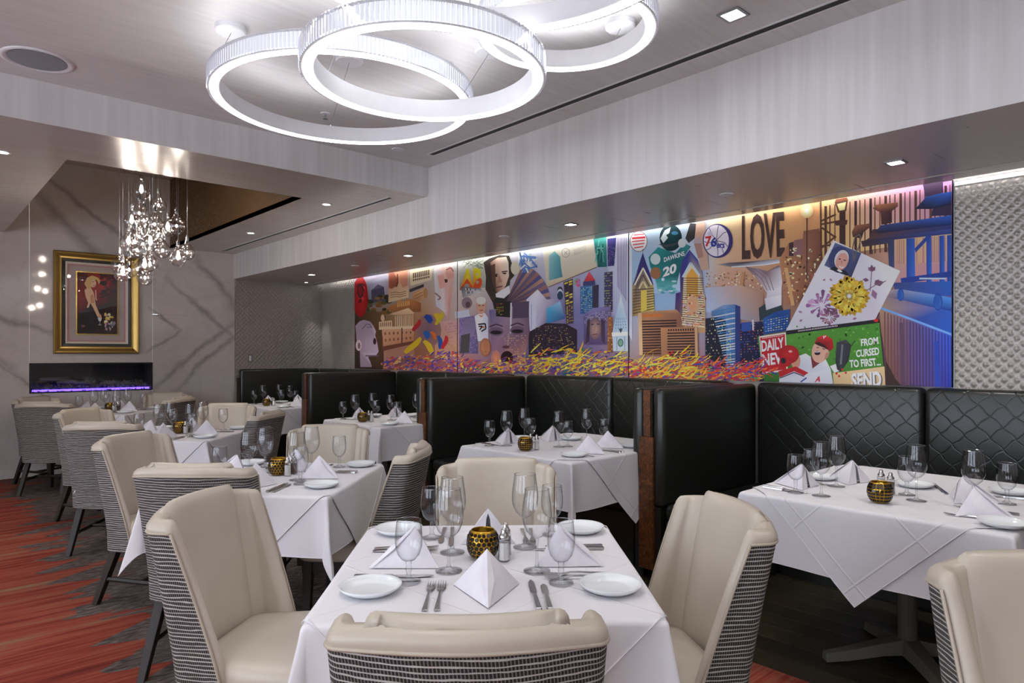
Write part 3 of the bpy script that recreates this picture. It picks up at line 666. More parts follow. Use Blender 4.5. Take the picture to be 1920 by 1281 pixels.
el(CA, 388, 895, 30, 55, (196, 172, 178), 16); el(CA, 392, 900, 14, 32, (120, 96, 104), 12); stroke(CA, [(420, 735), (470, 680), (505, 690), (520, 720)], 9, (110, 92, 110)); stroke(CA, [(470, 715), (510, 712)], 6, (86, 70, 86)); el(CA, 548, 855, 16, 34, (58, 34, 40), 12); stroke(CA, [(455, 1000), (590, 1000)], 14, (104, 84, 100)); stroke(CA, [(460, 820), (470, 990)], 10, (170, 146, 168))
pg(CA, [(1140, 130), (1225, 105), (1330, 88), (1345, 200), (1330, 380), (1300, 520), (1290, 640), (1240, 560), (1160, 500)], [(215, 214, 210), (220, 190, 180), (200, 200, 196), (206, 170, 160), (216, 186, 176), (200, 140, 130), (190, 130, 124), (210, 200, 204), (190, 190, 200)])
el(CA, 1300, 170, 42, 62, (206, 152, 140), 16); stroke(CA, [(1262, 140), (1310, 118), (1338, 155)], 9, (120, 70, 66)); el(CA, 1258, 250, 38, 18, (88, 46, 48), 12); pg(CA, [(1175, 200), (1235, 180), (1260, 310), (1200, 330)], (214, 160, 148)); stroke(CA, [(1150, 370), (1210, 420), (1180, 440)], 16, (150, 110, 110)); stroke(CA, [(1290, 230), (1270, 460)], 22, (210, 168, 160))
pg(CA, [(1150, 660), (1380, 640), (1390, 960), (1150, 1010)], [(196, 150, 140), (196, 160, 168), (186, 140, 110), (206, 150, 110)]); grid(CA, [(1250, 670), (1380, 655), (1380, 900), (1250, 930)], 8, 9, .5, .4, [(214, 150, 120), (170, 110, 100)], .7)
el(CA, 1085, 750, 130, 170, (120, 90, 110), 18, edge=(150, 110, 100))
for (x, y, dx, dy, w_, c) in [(1000, 640, -60, 110, 40, (176, 40, 48)), (1050, 600, 80, 60, 62, (40, 70, 150)), (1040, 760, 60, 60, 58, (44, 96, 168)), (1150, 580, 60, 70, 60, (206, 170, 44)), (1010, 820, -150, 150, 52, (214, 178, 40)), (1040, 850, 100, 120, 54, (222, 186, 46)), (1180, 800, 40, 130, 44, (44, 84, 160)), (1265, 800, -30, 130, 40, (190, 44, 50)), (1110, 760, 60, 70, 34, (216, 110, 44)), (1230, 560, -60, 130, 34, (196, 176, 40))]:
    LAY[0] += 1; n = 6; up = []; dn = []
    for q in range(n + 1):
        t = q / n; X_, Y_ = x + dx * t + 10 * math.sin(t * 5), y + dy * t; L = math.hypot(dx, dy); ww = w_ / 2 * (.35 + .75 * math.sin(PI * (.1 + .75 * t)))
        up.append((X_ - dy / L * ww, Y_ + dx / L * ww)); dn.append((X_ + dy / L * ww, Y_ - dx / L * ww))
    pg(CA, up + dn[::-1], c, True)
PAL1 = [(70, 60, 150), (90, 70, 170), (200, 120, 70), (214, 90, 60), (230, 190, 90), (160, 110, 150), (60, 80, 170), (190, 60, 60), (220, 170, 140)]
splash(ID, 716, 866, 697, lambda x: 672 - (x - 716) * .12, 420, PAL1, 14)
# --- second panel
pg(CB, [(100, 190), (340, 150), (360, 420), (105, 450)], [(214, 216, 206), (206, 210, 190), (150, 150, 140), (120, 110, 100)])
for k in range(26): stroke(CB, [(R.uniform(120, 350), R.uniform(165, 200)), (R.uniform(120, 350), R.uniform(210, 260))], 5, R.choice([(90, 96, 84), (170, 176, 160), (120, 130, 110)]))
words(CB, 'AB', (108, 440), (306, 432), (306, 246), (120, 262), (206, 196, 36), .05, (196, 74, 36)); pg(CB, [(118, 415), (298, 432), (298, 470), (132, 515)], [(70, 66, 76), (110, 104, 112), (200, 196, 196), (140, 136, 140)]); grid(CB, [(150, 420), (280, 440), (280, 468), (160, 488)], 9, 2, .5, .6, [(40, 36, 44), (196, 192, 196)])
pg(CB, [(318, 200), (370, 165), (460, 135), (545, 140), (585, 250), (590, 320), (555, 360), (530, 545), (400, 560), (335, 440), (340, 330)], [(60, 50, 44)] * 11)
pg(CB, [(378, 200), (440, 160), (520, 150), (540, 200), (545, 320), (515, 410), (470, 470), (430, 465), (398, 380)], [(150, 104, 84), (222, 192, 170), (236, 212, 192), (238, 214, 196), (226, 196, 176), (214, 178, 156), (196, 156, 134), (120, 82, 66), (110, 74, 60)])
stroke(CB, [(395, 318), (445, 305)], 12, (62, 42, 36)); stroke(CB, [(480, 285), (530, 278)], 11, (72, 50, 42)); el(CB, 425, 322, 20, 8, (40, 28, 28), 10); el(CB, 505, 298, 18, 7, (54, 38, 34), 10); pg(CB, [(455, 300), (485, 375), (440, 390)], (170, 124, 102)); stroke(CB, [(425, 425), (485, 412)], 12, (108, 60, 54)); pg(CB, [(380, 230), (420, 210), (430, 460), (398, 385)], (92, 62, 52))
pg(CB, [(425, 480), (545, 405), (556, 470), (500, 520), (430, 510)], (216, 214, 216)); pg(CB, [(400, 560), (430, 510), (500, 520), (560, 470), (570, 620), (420, 650)], (34, 38, 36))
for k in range(15):
    a0 = -1.15 + k * .085; a1 = a0 + .085; c = [(150, 108, 104), (84, 84, 136), (176, 136, 120), (110, 96, 132)][k % 4]
    pg(CB, [(500, 590), (500 + 420 * math.cos(a0), 590 + 420 * math.sin(a0)), (500 + 420 * math.cos(a1), 590 + 420 * math.sin(a1))], [(70, 50, 60), c, c])
for k in range(18): stroke(CB, [(R.uniform(620, 800), R.uniform(90, 200)), (R.uniform(630, 800), R.uniform(120, 260)), (R.uniform(620, 720), R.uniform(200, 300))], 12, R.choice([(90, 130, 190), (220, 228, 236), (60, 80, 120), (190, 206, 214)]))
el(CB, 600, 250, 40, 60, (206, 200, 176), 14)
pg(CB, [(842, 72), (1290, -30), (1328, 242), (895, 420), (878, 395)], [(226, 222, 208), (220, 214, 196), (206, 194, 170), (190, 172, 146), (200, 186, 160)]); stroke(CB, [(895, 420), (1328, 242)], 8, (120, 96, 80))
pg(CB, [(900, 140), (950, 100), (1000, 150), (1010, 260), (1022, 330), (900, 362)], [(150, 190, 190), (120, 180, 186), (90, 160, 170), (70, 140, 156), (60, 120, 140), (120, 170, 176)])
for k in range(20): stroke(CB, [(1050 + 34 * math.cos(k * .314), 115 + 40 * math.sin(k * .314)), (1050 + 34 * math.cos((k + 1) * .314), 115 + 40 * math.sin((k + 1) * .314))], 4, (140, 130, 130), keep=k > 0)
for k in range(4): stroke(CB, [(1120, 95 + k * 14), (1230, 52 + k * 14)], 3, (150, 142, 140))
stroke(CB, [(1035, 105), (1065, 128)], 4, (140, 130, 130)); stroke(CB, [(1062, 98), (1038, 132)], 4, (140, 130, 130))
pg(CB, [(1295, -20), (1412, -30), (1416, 240), (1335, 242)], [(40, 130, 120), (70, 160, 146), (30, 100, 100), (24, 80, 84)])
for k in range(16): stroke(CB, [(R.uniform(1305, 1400), R.uniform(0, 120)), (R.uniform(1305, 1400), R.uniform(60, 230))], 8, R.choice([(90, 180, 160), (20, 70, 70), (120, 196, 180), (34, 96, 100)]))
pg(CB, [(1412, -30), (1640, -50), (1640, 900), (1590, 800), (1440, 620)], [(206, 206, 222), (214, 214, 226), (206, 210, 224), (170, 180, 206), (160, 160, 200)])
pg(CB, [(1420, -10), (1500, -20), (1482, 230), (1424, 235)], [(70, 60, 130), (60, 56, 120), (50, 46, 96), (56, 50, 110)]); grid(CB, [(1424, 60), (1492, 50), (1482, 225), (1426, 230)], 6, 12, .4, .4, [(120, 110, 180), (180, 170, 210)], .6)
for k in range(7): stroke(CB, [(1510 + k * 13, -20), (1512 + k * 12, 420 + 20 * k)], 5, R.choice([(120, 90, 150), (90, 70, 120), (226, 224, 236)]))
skyline(CB, 1392, 290, 640, 76, (60, 56, 90), [(190, 180, 90), (110, 100, 150), (150, 180, 120)], 6, 16)
pg(CB, [(1180, 415), (1342, 398), (1338, 640), (1182, 660)], [(56, 110, 160), (70, 120, 170), (40, 80, 130), (50, 90, 150)]); grid(CB, [(1185, 425), (1285, 412), (1285, 640), (1188, 650)], 7, 14, .6, .5, [(120, 180, 210), (40, 70, 120), (196, 206, 150), (90, 150, 190)]); pg(CB, [(1288, 410), (1342, 398), (1338, 600), (1290, 610)], (56, 50, 70))
pg(CB, [(1205, 372), (1308, 362), (1312, 402), (1204, 412)], (60, 66, 110)); pg(CB, [(1210, 370), (1258, 282), (1312, 362)], [(180, 40, 50), (224, 90, 100), (196, 50, 60)])
for k in range(8): el(CB, 1150 + 16 * math.sin(k * 2.1), 350 + 8 * k, 14, 12, R.choice([(206, 80, 110), (180, 110, 170), (120, 170, 120)]), 8)
pg(CB, [(1030, 375), (1112, 345), (1118, 742), (1056, 752)], (64, 52, 70)); grid(CB, [(1034, 380), (1112, 352), (1116, 560), (1050, 580)], 2, 9, .8, .6, [(206, 186, 60), (214, 196, 90), (40, 34, 50)]); grid(CB, [(1052, 590), (1116, 570), (1118, 735), (1058, 745)], 3, 12, .6, .5, [(206, 176, 70), (90, 70, 110)])
pg(CB, [(700, 530), (800, 440), (880, 530), (1045, 520), (1045, 700), (880, 750), (780, 785), (735, 830)], [(206, 204, 222), (220, 218, 232), (186, 176, 196), (120, 120, 160), (90, 90, 140), (120, 110, 150), (190, 186, 210), (186, 182, 206)])
pg(CB, [(700, 560), (790, 560), (785, 785), (735, 822)], (206, 206, 226)); stroke(CB, [(745, 570), (745, 800)], 6, (150, 146, 180)); pg(CB, [(880, 610), (1000, 545), (1045, 700), (880, 745)], [(80, 170, 206), (150, 190, 220), (60, 90, 140), (60, 130, 180)])
for k in range(3): el(CB, 1000, 455 + 20 * k, 26, 40, [(46, 46, 60), (200, 204, 216), (40, 60, 90)][k], 12)
pg(CB, [(720, 820), (870, 740), (1050, 745), (1150, 800), (1150, 1000), (720, 1060)], (46, 36, 50)); grid(CB, [(780, 770), (1050, 750), (1140, 960), (730, 1040)], 22, 14, .5, .4, [(206, 180, 110), (120, 90, 110), (170, 130, 90), (90, 70, 90)], .45)
pg(CB, [(1205, 665), (1290, 605), (1452, 590), (1445, 930), (1215, 930)], [(110, 104, 150), (130, 124, 176), (120, 110, 150), (90, 70, 110), (80, 64, 100)]); grid(CB, [(1210, 665), (1445, 620), (1440, 740), (1215, 760)], 16, 7, .7, .3, [(206, 186, 150), (56, 44, 76), (160, 150, 180)])
el(CB, 1312, 790, 58, 100, (190, 156, 140), 16, edge=(110, 84, 100)); stroke(CB, [(1275, 755), (1300, 750)], 9, (60, 40, 50)); stroke(CB, [(1325, 748), (1350, 750)], 9, (60, 40, 50)); stroke(CB, [(1312, 760), (1306, 810)], 6, (130, 96, 90)); stroke(CB, [(1290, 842), (1332, 838)], 8, (120, 60, 66)); pg(CB, [(1240, 720), (1265, 700), (1260, 900), (1230, 930)], (66, 48, 62)); pg(CB, [(1362, 700), (1400, 720), (1400, 930), (1368, 900)], (74, 56, 76))
skyline(CB, 1422, 690, 1000, 46, (150, 96, 60), [(230, 180, 80), (90, 60, 50)], 3, 16)
pg(CB, [(1465, 832), (1492, 690), (1518, 580), (1540, 490), (1562, 580), (1590, 700), (1612, 820), (1612, 990), (1472, 990)], [(190, 206, 220), (160, 190, 214), (150, 190, 214), (214, 224, 232), (170, 196, 216), (180, 204, 220), (206, 216, 226), (196, 206, 216), (186, 200, 212)])
pg(CB, [(1460, 825), (1615, 815), (1615, 850), (1462, 858)], (222, 230, 236)); el(CB, 1538, 915, 26, 36, (70, 110, 100), 16); el(CB, 1538, 915, 18, 26, (120, 160, 140), 14); stroke(CB, [(1505, 860), (1505, 985)], 8, (140, 156, 176)); stroke(CB, [(1575, 855), (1575, 985)], 8, (140, 156, 176)); pg(CB, [(1520, 790), (1558, 788), (1540, 830)], (60, 70, 80)); grid(CB, [(1500, 690), (1580, 690), (1600, 790), (1480, 800)], 5, 4, .35, .6, [(110, 140, 180), (130, 160, 196)])
# lady's face woven into the towers
pg(CB, [(368, 625), (560, 590), (722, 600), (728, 820), (690, 1060), (600, 1160), (465, 1165), (398, 1030)], [(96, 96, 140), (150, 130, 150), (90, 76, 100), (120, 90, 110), (170, 130, 130), (206, 140, 110), (216, 130, 90), (150, 110, 130)])
pg(CB, [(430, 560), (560, 545), (560, 690), (430, 680)], (34, 32, 30)); grid(CB, [(432, 565), (500, 558), (500, 670), (432, 675)], 4, 7, .5, .4, [(196, 186, 60), (180, 60, 60)], .6); pg(CB, [(580, 560), (725, 545), (722, 690), (578, 700)], (84, 70, 92)); stroke(CB, [(565, 560), (560, 830)], 14, (206, 200, 210))
for cx, cy in ((432, 815), (620, 805)): el(CB, cx, cy, 66, 40, (110, 88, 110), 16); el(CB, cx, cy + 8, 52, 18, (38, 28, 36), 14); stroke(CB, [(cx - 60, cy - 42), (cx, cy - 66), (cx + 58, cy - 46)], 11, (60, 44, 56))
grid(CB, [(480, 850), (700, 840), (670, 1080), (520, 1090)], 14, 12, .6, .35, [(214, 176, 120), (190, 150, 140), (120, 96, 120)], .55); stroke(CB, [(545, 830), (535, 940)], 14, (170, 136, 140)); el(CB, 520, 952, 34, 14, (96, 60, 66), 12); el(CB, 528, 1050, 56, 62, (44, 22, 26), 16); stroke(CB, [(480, 1060), (520, 1040), (580, 1062)], 10, (110, 50, 56)); el(CB, 430, 1060, 44, 80, (224, 140, 90), 14, edge=(180, 120, 110))
skyline(CB, 102, 690, 1010, 165, (120, 104, 150), [(90, 78, 120), (150, 136, 176)], 12, 16, .9); el(CB, 190, 780, 60, 90, (130, 116, 150), 14); pg(CB, [(120, 850), (200, 830), (190, 1000), (110, 1010)], (74, 70, 70))
pg(CB, [(60, 640), (190, 620), (200, 680), (70, 700)], (190, 194, 210)); el(CB, 170, 560, 46, 52, (130, 110, 120), 12); el(CB, 180, 575, 22, 28, (90, 70, 76), 10)
pg(CB, [(240, 680), (290, 650), (330, 650), (362, 690), (362, 900), (270, 900)], [(222, 222, 232), (230, 230, 238), (206, 206, 222), (196, 196, 216), (206, 204, 220), (214, 212, 226)]); el(CB, 298, 590, 44, 72, (196, 150, 130), 16); el(CB, 298, 540, 44, 34, (206, 200, 196), 14); stroke(CB, [(275, 585), (292, 583)], 7, (60, 44, 40)); stroke(CB, [(308, 583), (324, 584)], 7, (60, 44, 40)); stroke(CB, [(285, 628), (314, 626)], 7, (130, 70, 66)); pg(CB, [(270, 660), (300, 690), (330, 655), (300, 676)], (206, 110, 50))
stroke(CB, [(272, 752), (335, 745), (340, 790), (300, 815)], 13, (30, 30, 36)); stroke(CB, [(276, 770), (310, 768), (285, 800)], 11, (30, 30, 36)); el(CB, 318, 776, 9, 11, (206, 110, 50), 10)
el(CB, 335, 955, 50, 82, (206, 150, 110), 22, edge=(160, 96, 66)); el(CB, 338, 945, 24, 46, (176, 116, 84), 14); stroke(CB, [(325, 995), (350, 995)], 8, (140, 86, 60))
PAL2 = [(226, 186, 40), (236, 206, 80), (90, 60, 130), (110, 80, 150), (206, 90, 60), (60, 120, 110), (190, 60, 80), (230, 150, 60), (150, 110, 160), (50, 60, 120)]
splash(ID, 862, 1186, 708, lambda x: 676 - 26 * max(0, math.sin((x - 930) / 90.0)), 900, PAL2, 20)
splash(ID, 975, 1175, 700, lambda x: 660, 160, [(236, 200, 50), (226, 180, 40), (240, 214, 90)], 34, -.45)
# --- third panel
pg(CC, [(100, 150), (560, 60), (640, 560), (110, 620)], [(160, 180, 196), (180, 196, 210), (196, 206, 222), (150, 190, 226)])
pg(CC, [(560, 80), (650, 60), (680, 420), (620, 430)], (196, 160, 140)); el(CC, 595, 215, 30, 30, (176, 160, 170), 12); pg(CC, [(570, 230), (625, 225), (640, 330), (600, 340)], (170, 130, 120))
# player in a teal shirt
pg(CC, [(505, 190), (540, 75), (585, 80), (575, 190), (530, 225)], (52, 50, 52)); pg(CC, [(228, 330), (300, 255), (430, 300), (500, 225), (545, 250), (500, 320), (455, 470), (430, 580), (300, 590), (275, 480), (240, 400)], [(30, 120, 124), (40, 140, 140), (24, 100, 104), (40, 130, 130), (50, 140, 140), (30, 110, 110), (24, 96, 100), (110, 190, 190), (120, 190, 196), (40, 130, 130), (30, 120, 120)])
el(CC, 395, 185, 84, 100, (14, 62, 66), 22, edge=(8, 44, 50)); pg(CC, [(318, 190), (350, 130), (395, 105), (385, 150), (360, 165), (375, 185), (340, 225)], (206, 216, 216)); el(CC, 425, 150, 26, 14, (60, 120, 150), 12)
for k in range(4): stroke(CC, [(310 + k * 14, 235 + k * 8), (420 + k * 18, 245 - k * 12)], 7, (60, 66, 70))
el(CC, 480, 225, 30, 34, (200, 206, 206), 12); el(CC, 280, 345, 38, 42, (196, 210, 210), 14); el(CC, 282, 450, 40, 46, (150, 104, 70), 14)
words(CC, 'DAWKINS', (345, 368), (500, 318), (496, 284), (343, 334), (226, 232, 230), .02); words(CC, '20', (335, 482), (436, 446), (440, 372), (338, 410), (230, 234, 232), .04)
for k in range(14): el(CC, R.uniform(290, 430), R.uniform(490, 600), R.uniform(10, 26), R.uniform(6, 14), R.choice([(120, 196, 200), (170, 206, 220), (80, 160, 166), (196, 214, 226)]), 9)
# round badges
el(CC, 155, 212, 66, 78, (120, 90, 96), 26); el(CC, 155, 212, 61, 73, (236, 222, 224), 26)
for k, (a, b) in enumerate([(118, 195), (105, 205), (105, 200), (112, 198), (120, 190)]): stroke(CC, [(a, 165 + k * 24), (b, 158 + k * 23)], 16 if k == 1 else 8, (206, 60, 70))
el(CC, 748, 208, 112, 128, (60, 52, 110), 34); el(CC, 738, 206, 94, 118, (222, 214, 228), 34)
for a in (.2, .75, 1.25, 2.3, 2.9, 3.9, 4.7, 5.5): stroke(CC, [(738, 206), (738 + 66 * math.cos(a) - 10 * math.sin(a), 206 + 82 * math.sin(a)), (738 + 92 * math.cos(a + .2), 206 + 116 * math.sin(a + .2))], 5, (76, 66, 120))
el(CC, 692, 155, 18, 20, (190, 184, 206), 16); words(CC, '7', (652, 252), (700, 250), (704, 170), (655, 176), (196, 40, 50), .03); words(CC, '6', (694, 254), (738, 252), (742, 180), (700, 178), (40, 50, 140), .03); words(CC, 'ers', (738, 262), (800, 262), (800, 228), (740, 228), (40, 50, 140), .03)
# plain lettering in place of the sculpture, served on a tray by a gloved hand
words(ID, 'LOVE', (1392, 488), (1473, 482), (1471, 396), (1392, 404), (74, 52, 46), .03)
pg(CC, [(745, 386), (830, 372), (1000, 362), (1290, 335), (1440, 322), (1300, 362), (1100, 392), (900, 408), (840, 402)], [(150, 150, 160), (90, 80, 86), (60, 50, 60), (110, 110, 124), (200, 206, 214), (196, 200, 210), (206, 206, 216), (190, 190, 206), (120, 116, 126)]); stroke(CC, [(850, 404), (1100, 388), (1420, 328)], 7, (226, 226, 236))
dots(CC, 660, 1110, 440, 640, 150, 7, [(236, 206, 160), (206, 160, 110), (150, 100, 76), (120, 76, 56), (246, 226, 190), (180, 130, 90)]); pg(CC, [(930, 440), (950, 440), (930, 600), (905, 600)], (190, 140, 100)); pg(CC, [(660, 560), (920, 540), (1090, 600), (1090, 830), (660, 740)], [(170, 180, 206), (196, 160, 140), (170, 130, 110), (150, 130, 130), (170, 190, 220)])
pg(CC, [(955, 402), (1060, 418), (1120, 436), (1205, 392), (1242, 412), (1228, 560), (1226, 640), (1108, 660), (1118, 600), (1060, 510)], [(110, 84, 90), (150, 130, 140), (130, 100, 106), (90, 70, 80), (206, 200, 210), (226, 222, 228), (214, 208, 216), (190, 184, 196), (206, 200, 208), (170, 150, 160)]); pg(CC, [(1100, 640), (1228, 612), (1226, 690), (1112, 728)], [(206, 204, 212), (232, 230, 234), (222, 218, 226), (196, 190, 202)]); pg(CC, [(1056, 712), (1104, 680), (1112, 728), (1226, 690), (1240, 740), (1062, 812)], (46, 60, 66))
for k in range(3): stroke(CC, [(980 + k * 40, 408 + k * 6), (1075 + k * 30, 490 - k * 8), (1120 + k * 24, 580)], 5, (120, 104, 114))
# towers
pg(CC, [(108, 548), (160, 375), (186, 300), (212, 378), (266, 540), (272, 730), (108, 775)], [(176, 156, 90), (70, 60, 120), (60, 50, 110), (80, 66, 120), (190, 166, 90), (226, 200, 110), (150, 120, 70)]); pg(CC, [(108, 548), (142, 460), (164, 365), (186, 296), (210, 372), (240, 450), (266, 540), (240, 520), (188, 400), (130, 520)], (56, 48, 112))
for k in range(3): stroke(CC, [(124 + k * 17, 540 + k * 14), (188, 412 + k * 48), (252 - k * 17, 536 + k * 14)], 11, [(226, 220, 190), (96, 84, 70), (214, 200, 150)][k])
grid(CC, [(112, 565), (268, 555), (270, 725), (112, 765)], 1, 9, 1, .4, [(96, 80, 60)]); pg(CC, [(172, 580), (215, 576), (216, 728), (172, 742)], (222, 196, 90)); pg(CC, [(186, 300), (183, 270), (189, 270)], (50, 40, 60))
pg(CC, [(428, 720), (434, 602), (468, 592), (464, 432), (482, 352), (536, 274), (600, 350), (628, 440), (640, 590), (656, 640), (656, 900), (440, 880)], [(80, 50, 100), (70, 50, 110), (64, 56, 120), (76, 66, 130), (60, 60, 130), (50, 60, 140), (60, 66, 140), (150, 140, 150), (214, 190, 140), (206, 180, 140), (206, 160, 110), (120, 80, 80)])
pg(CC, [(492, 470), (545, 380), (610, 466), (640, 600), (650, 860), (480, 840)], (222, 206, 170)); stroke(CC, [(486, 480), (545, 372), (612, 468)], 15, (190, 206, 226)); pg(CC, [(514, 468), (556, 412), (600, 470), (600, 640), (516, 640)], (216, 160, 70)); grid(CC, [(472, 480), (640, 480), (650, 850), (478, 830)], 1, 22, 1, .34, [(92, 66, 60)]); pg(CC, [(536, 274), (533, 246), (540, 246)], (40, 40, 80))
el(CC, 560, 690, 46, 80, (220, 150, 110), 12, edge=(206, 170, 130)); dots(CC, 480, 660, 600, 860, 60, 10, [(220, 150, 110), (236, 200, 160), (170, 90, 70), (206, 170, 190)])
pg(CC, [(150, 750), (240, 736), (440, 724), (474, 762), (474, 1080), (160, 1070)], [(176, 126, 92), (190, 140, 100), (196, 148, 110), (150, 100, 80), (120, 80, 66), (150, 104, 80)]); grid(CC, [(175, 802), (440, 794), (440, 1060), (175, 1066)], 1, 13, 1, .55, [(56, 40, 40), (72, 50, 44)]); stroke(CC, [(182, 770), (335, 764)], 22, (206, 120, 60)); pg(CC, [(150, 750), (178, 746), (186, 1066), (160, 1066)], (214, 180, 140))
pg(CC, [(320, 862), (600, 852), (606, 1110), (326, 1100)], [(190, 136, 96), (176, 124, 92), (140, 96, 80), (160, 110, 84)]); grid(CC, [(370, 892), (575, 886), (575, 1095), (370, 1095)], 1, 10, 1, .5, [(50, 36, 38)]); grid(CC, [(372, 868), (572, 862), (572, 884), (372, 888)], 11, 1, .6, .8, [(60, 42, 40)]); stroke(CC, [(585, 856), (590, 1100)], 16, (206, 170, 130))
skyline(CC, 655, 790, 1170, 160, (36, 34, 52), [(150, 160, 130), (60, 90, 70), (110, 110, 120), (220, 220, 170)], 12, 18, .4)
pg(CC, [(700, 735), (790, 690), (880, 684), (880, 1170), (812, 1170), (806, 800), (700, 770)], [(110, 140, 180), (120, 150, 190), (90, 120, 170), (60, 80, 140), (50, 70, 130), (80, 100, 150), (90, 110, 150)]); pg(CC, [(880, 686), (918, 700), (918, 1160), (882, 1172)], (46, 60, 120)); grid(CC, [(705, 735), (878, 700), (878, 1160), (815, 1165)], 1, 24, 1, .42, [(206, 216, 226), (190, 206, 222), (60, 130, 190)]); grid(CC, [(812, 880), (850, 876), (850, 1165), (814, 1168)], 3, 16, .7, .5, [(206, 200, 90), (70, 130, 200), (120, 180, 200)])
skyline(CC, 918, 830, 1160, 175, (30, 32, 66), [(190, 60, 60), (60, 90, 190), (206, 170, 90), (90, 100, 160)], 14, 18, .45); pg(CC, [(925, 822), (1000, 815), (1000, 880), (930, 890)], (50, 80, 160)); stroke(CC, [(1012, 800), (1014, 880)], 12, (206, 206, 222))
pg(CC, [(1090, 790), (1180, 740), (1290, 720), (1281, 880), (1095, 910)], [(40, 90, 160), (30, 70, 140), (34, 80, 150), (24, 50, 110), (36, 80, 150)]); grid(CC, [(1098, 800), (1281, 760), (1275, 870), (1100, 895)], 9, 6, .6, .35, [(206, 216, 226), (236, 216, 120), (60, 110, 190), (120, 160, 206)])
# orange riverside, lamp, girders, bridge
pg(CD, [(200, 470), (255, 372), (340, 345), (345, 300), (440, 285), (470, 420), (430, 560), (320, 720), (235, 740)], [(190, 130, 90), (170, 116, 84), (150, 100, 76), (140, 92, 70), (130, 84, 66), (120, 76, 60), (110, 70, 56), (130, 84, 60), (170, 116, 86)]); pg(CD, [(258, 372), (285, 365), (285, 450), (258, 450)], (66, 46, 50)); pg(CD, [(290, 355), (342, 345), (342, 440), (290, 448)], (140, 100, 100))
dots(CD, 225, 470, 400, 720, 110, 8, [(246, 206, 150), (226, 170, 110), (250, 226, 190), (160, 100, 70), (96, 60, 46)])
pg(CD, [(228, 520), (250, 520), (292, 745), (272, 750)], (206, 160, 110)); pg(CD, [(440, 120), (800, 40), (1245, 10), (1245, 340), (700, 420), (460, 460)], [(226, 180, 120), (214, 150, 150), (210, 140, 200), (196, 150, 160), (226, 190, 130), (206, 170, 110)]); LAY[0] += 1
for k in range(26):
    x = 470 + k * 30; pg(CD, [(x, 150 - (x - 470) * .17), (x + (7 if k % 3 else 16), 150 - (x - 470) * .17), (x + (7 if k % 3 else 16), 470 - (x - 470) * .12), (x, 470 - (x - 470) * .12)], R.choice([(84, 54, 44), (110, 70, 56), (96, 60, 50), (70, 44, 44)]), True)
for a, b in (((448, 120), (452, 480)), ((450, 240), (540, 200)), ((450, 260), (560, 240)), ((455, 280), (540, 340)), ((455, 400), (540, 330)), ((450, 390), (545, 380))): stroke(CD, [a, b], 11, (92, 60, 42))
stroke(CD, [(365, 200), (366, 600)], 7, (74, 54, 50)); el(CD, 365, 178, 40, 44, (250, 240, 190), 18, edge=(232, 185, 130)); el(CD, 365, 178, 10, 12, (252, 252, 244), 10)
pg(CD, [(562, 185), (592, 183), (590, 380), (562, 385)], (70, 46, 42)); pg(CD, [(532, 128), (612, 112), (602, 180), (552, 190)], (92, 58, 44)); pg(CD, [(546, 138), (600, 126), (592, 172), (560, 178)], (252, 214, 150)); pg(CD, [(530, 240), (610, 232), (605, 262), (540, 268)], (84, 52, 44)); pg(CD, [(540, 110), (605, 98), (612, 112), (532, 128)], (130, 70, 44))
pg(CD, [(740, 340), (760, 290), (1245, 255), (1245, 300), (690, 372)], [(90, 60, 56), (70, 50, 60), (50, 60, 120), (40, 56, 120), (80, 60, 60)])
pg(CD, [(760, 165), (782, 142), (912, 128), (912, 152), (876, 180), (876, 250), (812, 262), (808, 188)], [(120, 70, 56), (176, 116, 80), (150, 96, 76), (110, 66, 56), (70, 44, 48), (60, 40, 48), (80, 50, 50), (100, 60, 54)]); pg(CD, [(636, 305), (655, 266), (742, 254), (746, 276), (706, 306), (694, 345), (640, 335)], [(100, 64, 52), (160, 104, 76), (140, 90, 70), (100, 64, 54), (70, 44, 44), (64, 42, 42), (80, 52, 46)])
pg(CD, [(1015, 168), (1050, 130), (1090, 85), (1245, 62), (1245, 140), (1110, 168)], [(44, 44, 66), (40, 50, 90), (50, 90, 170), (50, 96, 190), (24, 28, 50), (30, 34, 56)]); pg(CD, [(1060, 10), (1180, -10), (1185, 70), (1075, 95)], (70, 50, 76)); pg(CD, [(1120, 165), (1245, 140), (1245, 205), (1110, 210)], (56, 46, 76))
pg(CD, [(775, 305), (810, 265), (1245, 203), (1245, 262), (800, 312)], [(60, 50, 70), (60, 70, 120), (50, 100, 200), (24, 40, 100), (40, 40, 66)])
pg(CD, [(690, 360), (1245, 285), (1245, 318), (900, 352), (890, 560), (860, 560), (850, 375), (700, 395)], [(60, 44, 46), (60, 80, 150), (40, 60, 130), (56, 66, 110), (60, 80, 130), (60, 70, 110), (66, 60, 80), (64, 46, 48)])
pg(CD, [(890, 352), (1245, 316), (1245, 600), (890, 640)], [(206, 170, 130), (206, 180, 150), (196, 130, 160), (190, 140, 150)]); grid(CD, [(900, 356), (1240, 320), (1240, 480), (900, 500)], 26, 1, .4, 1, [(220, 186, 120), (190, 140, 110), (170, 120, 120)])
for x, w_ in ((962, 50), (1082, 30), (1160, 30), (1206, 40)): pg(CD, [(x, 345 - (x - 962) * .08), (x + w_, 342 - (x - 962) * .08), (x + w_ + 4, 660), (x + 2, 655)], [(36, 66, 150), (50, 90, 180), (50, 110, 210), (30, 60, 150)])
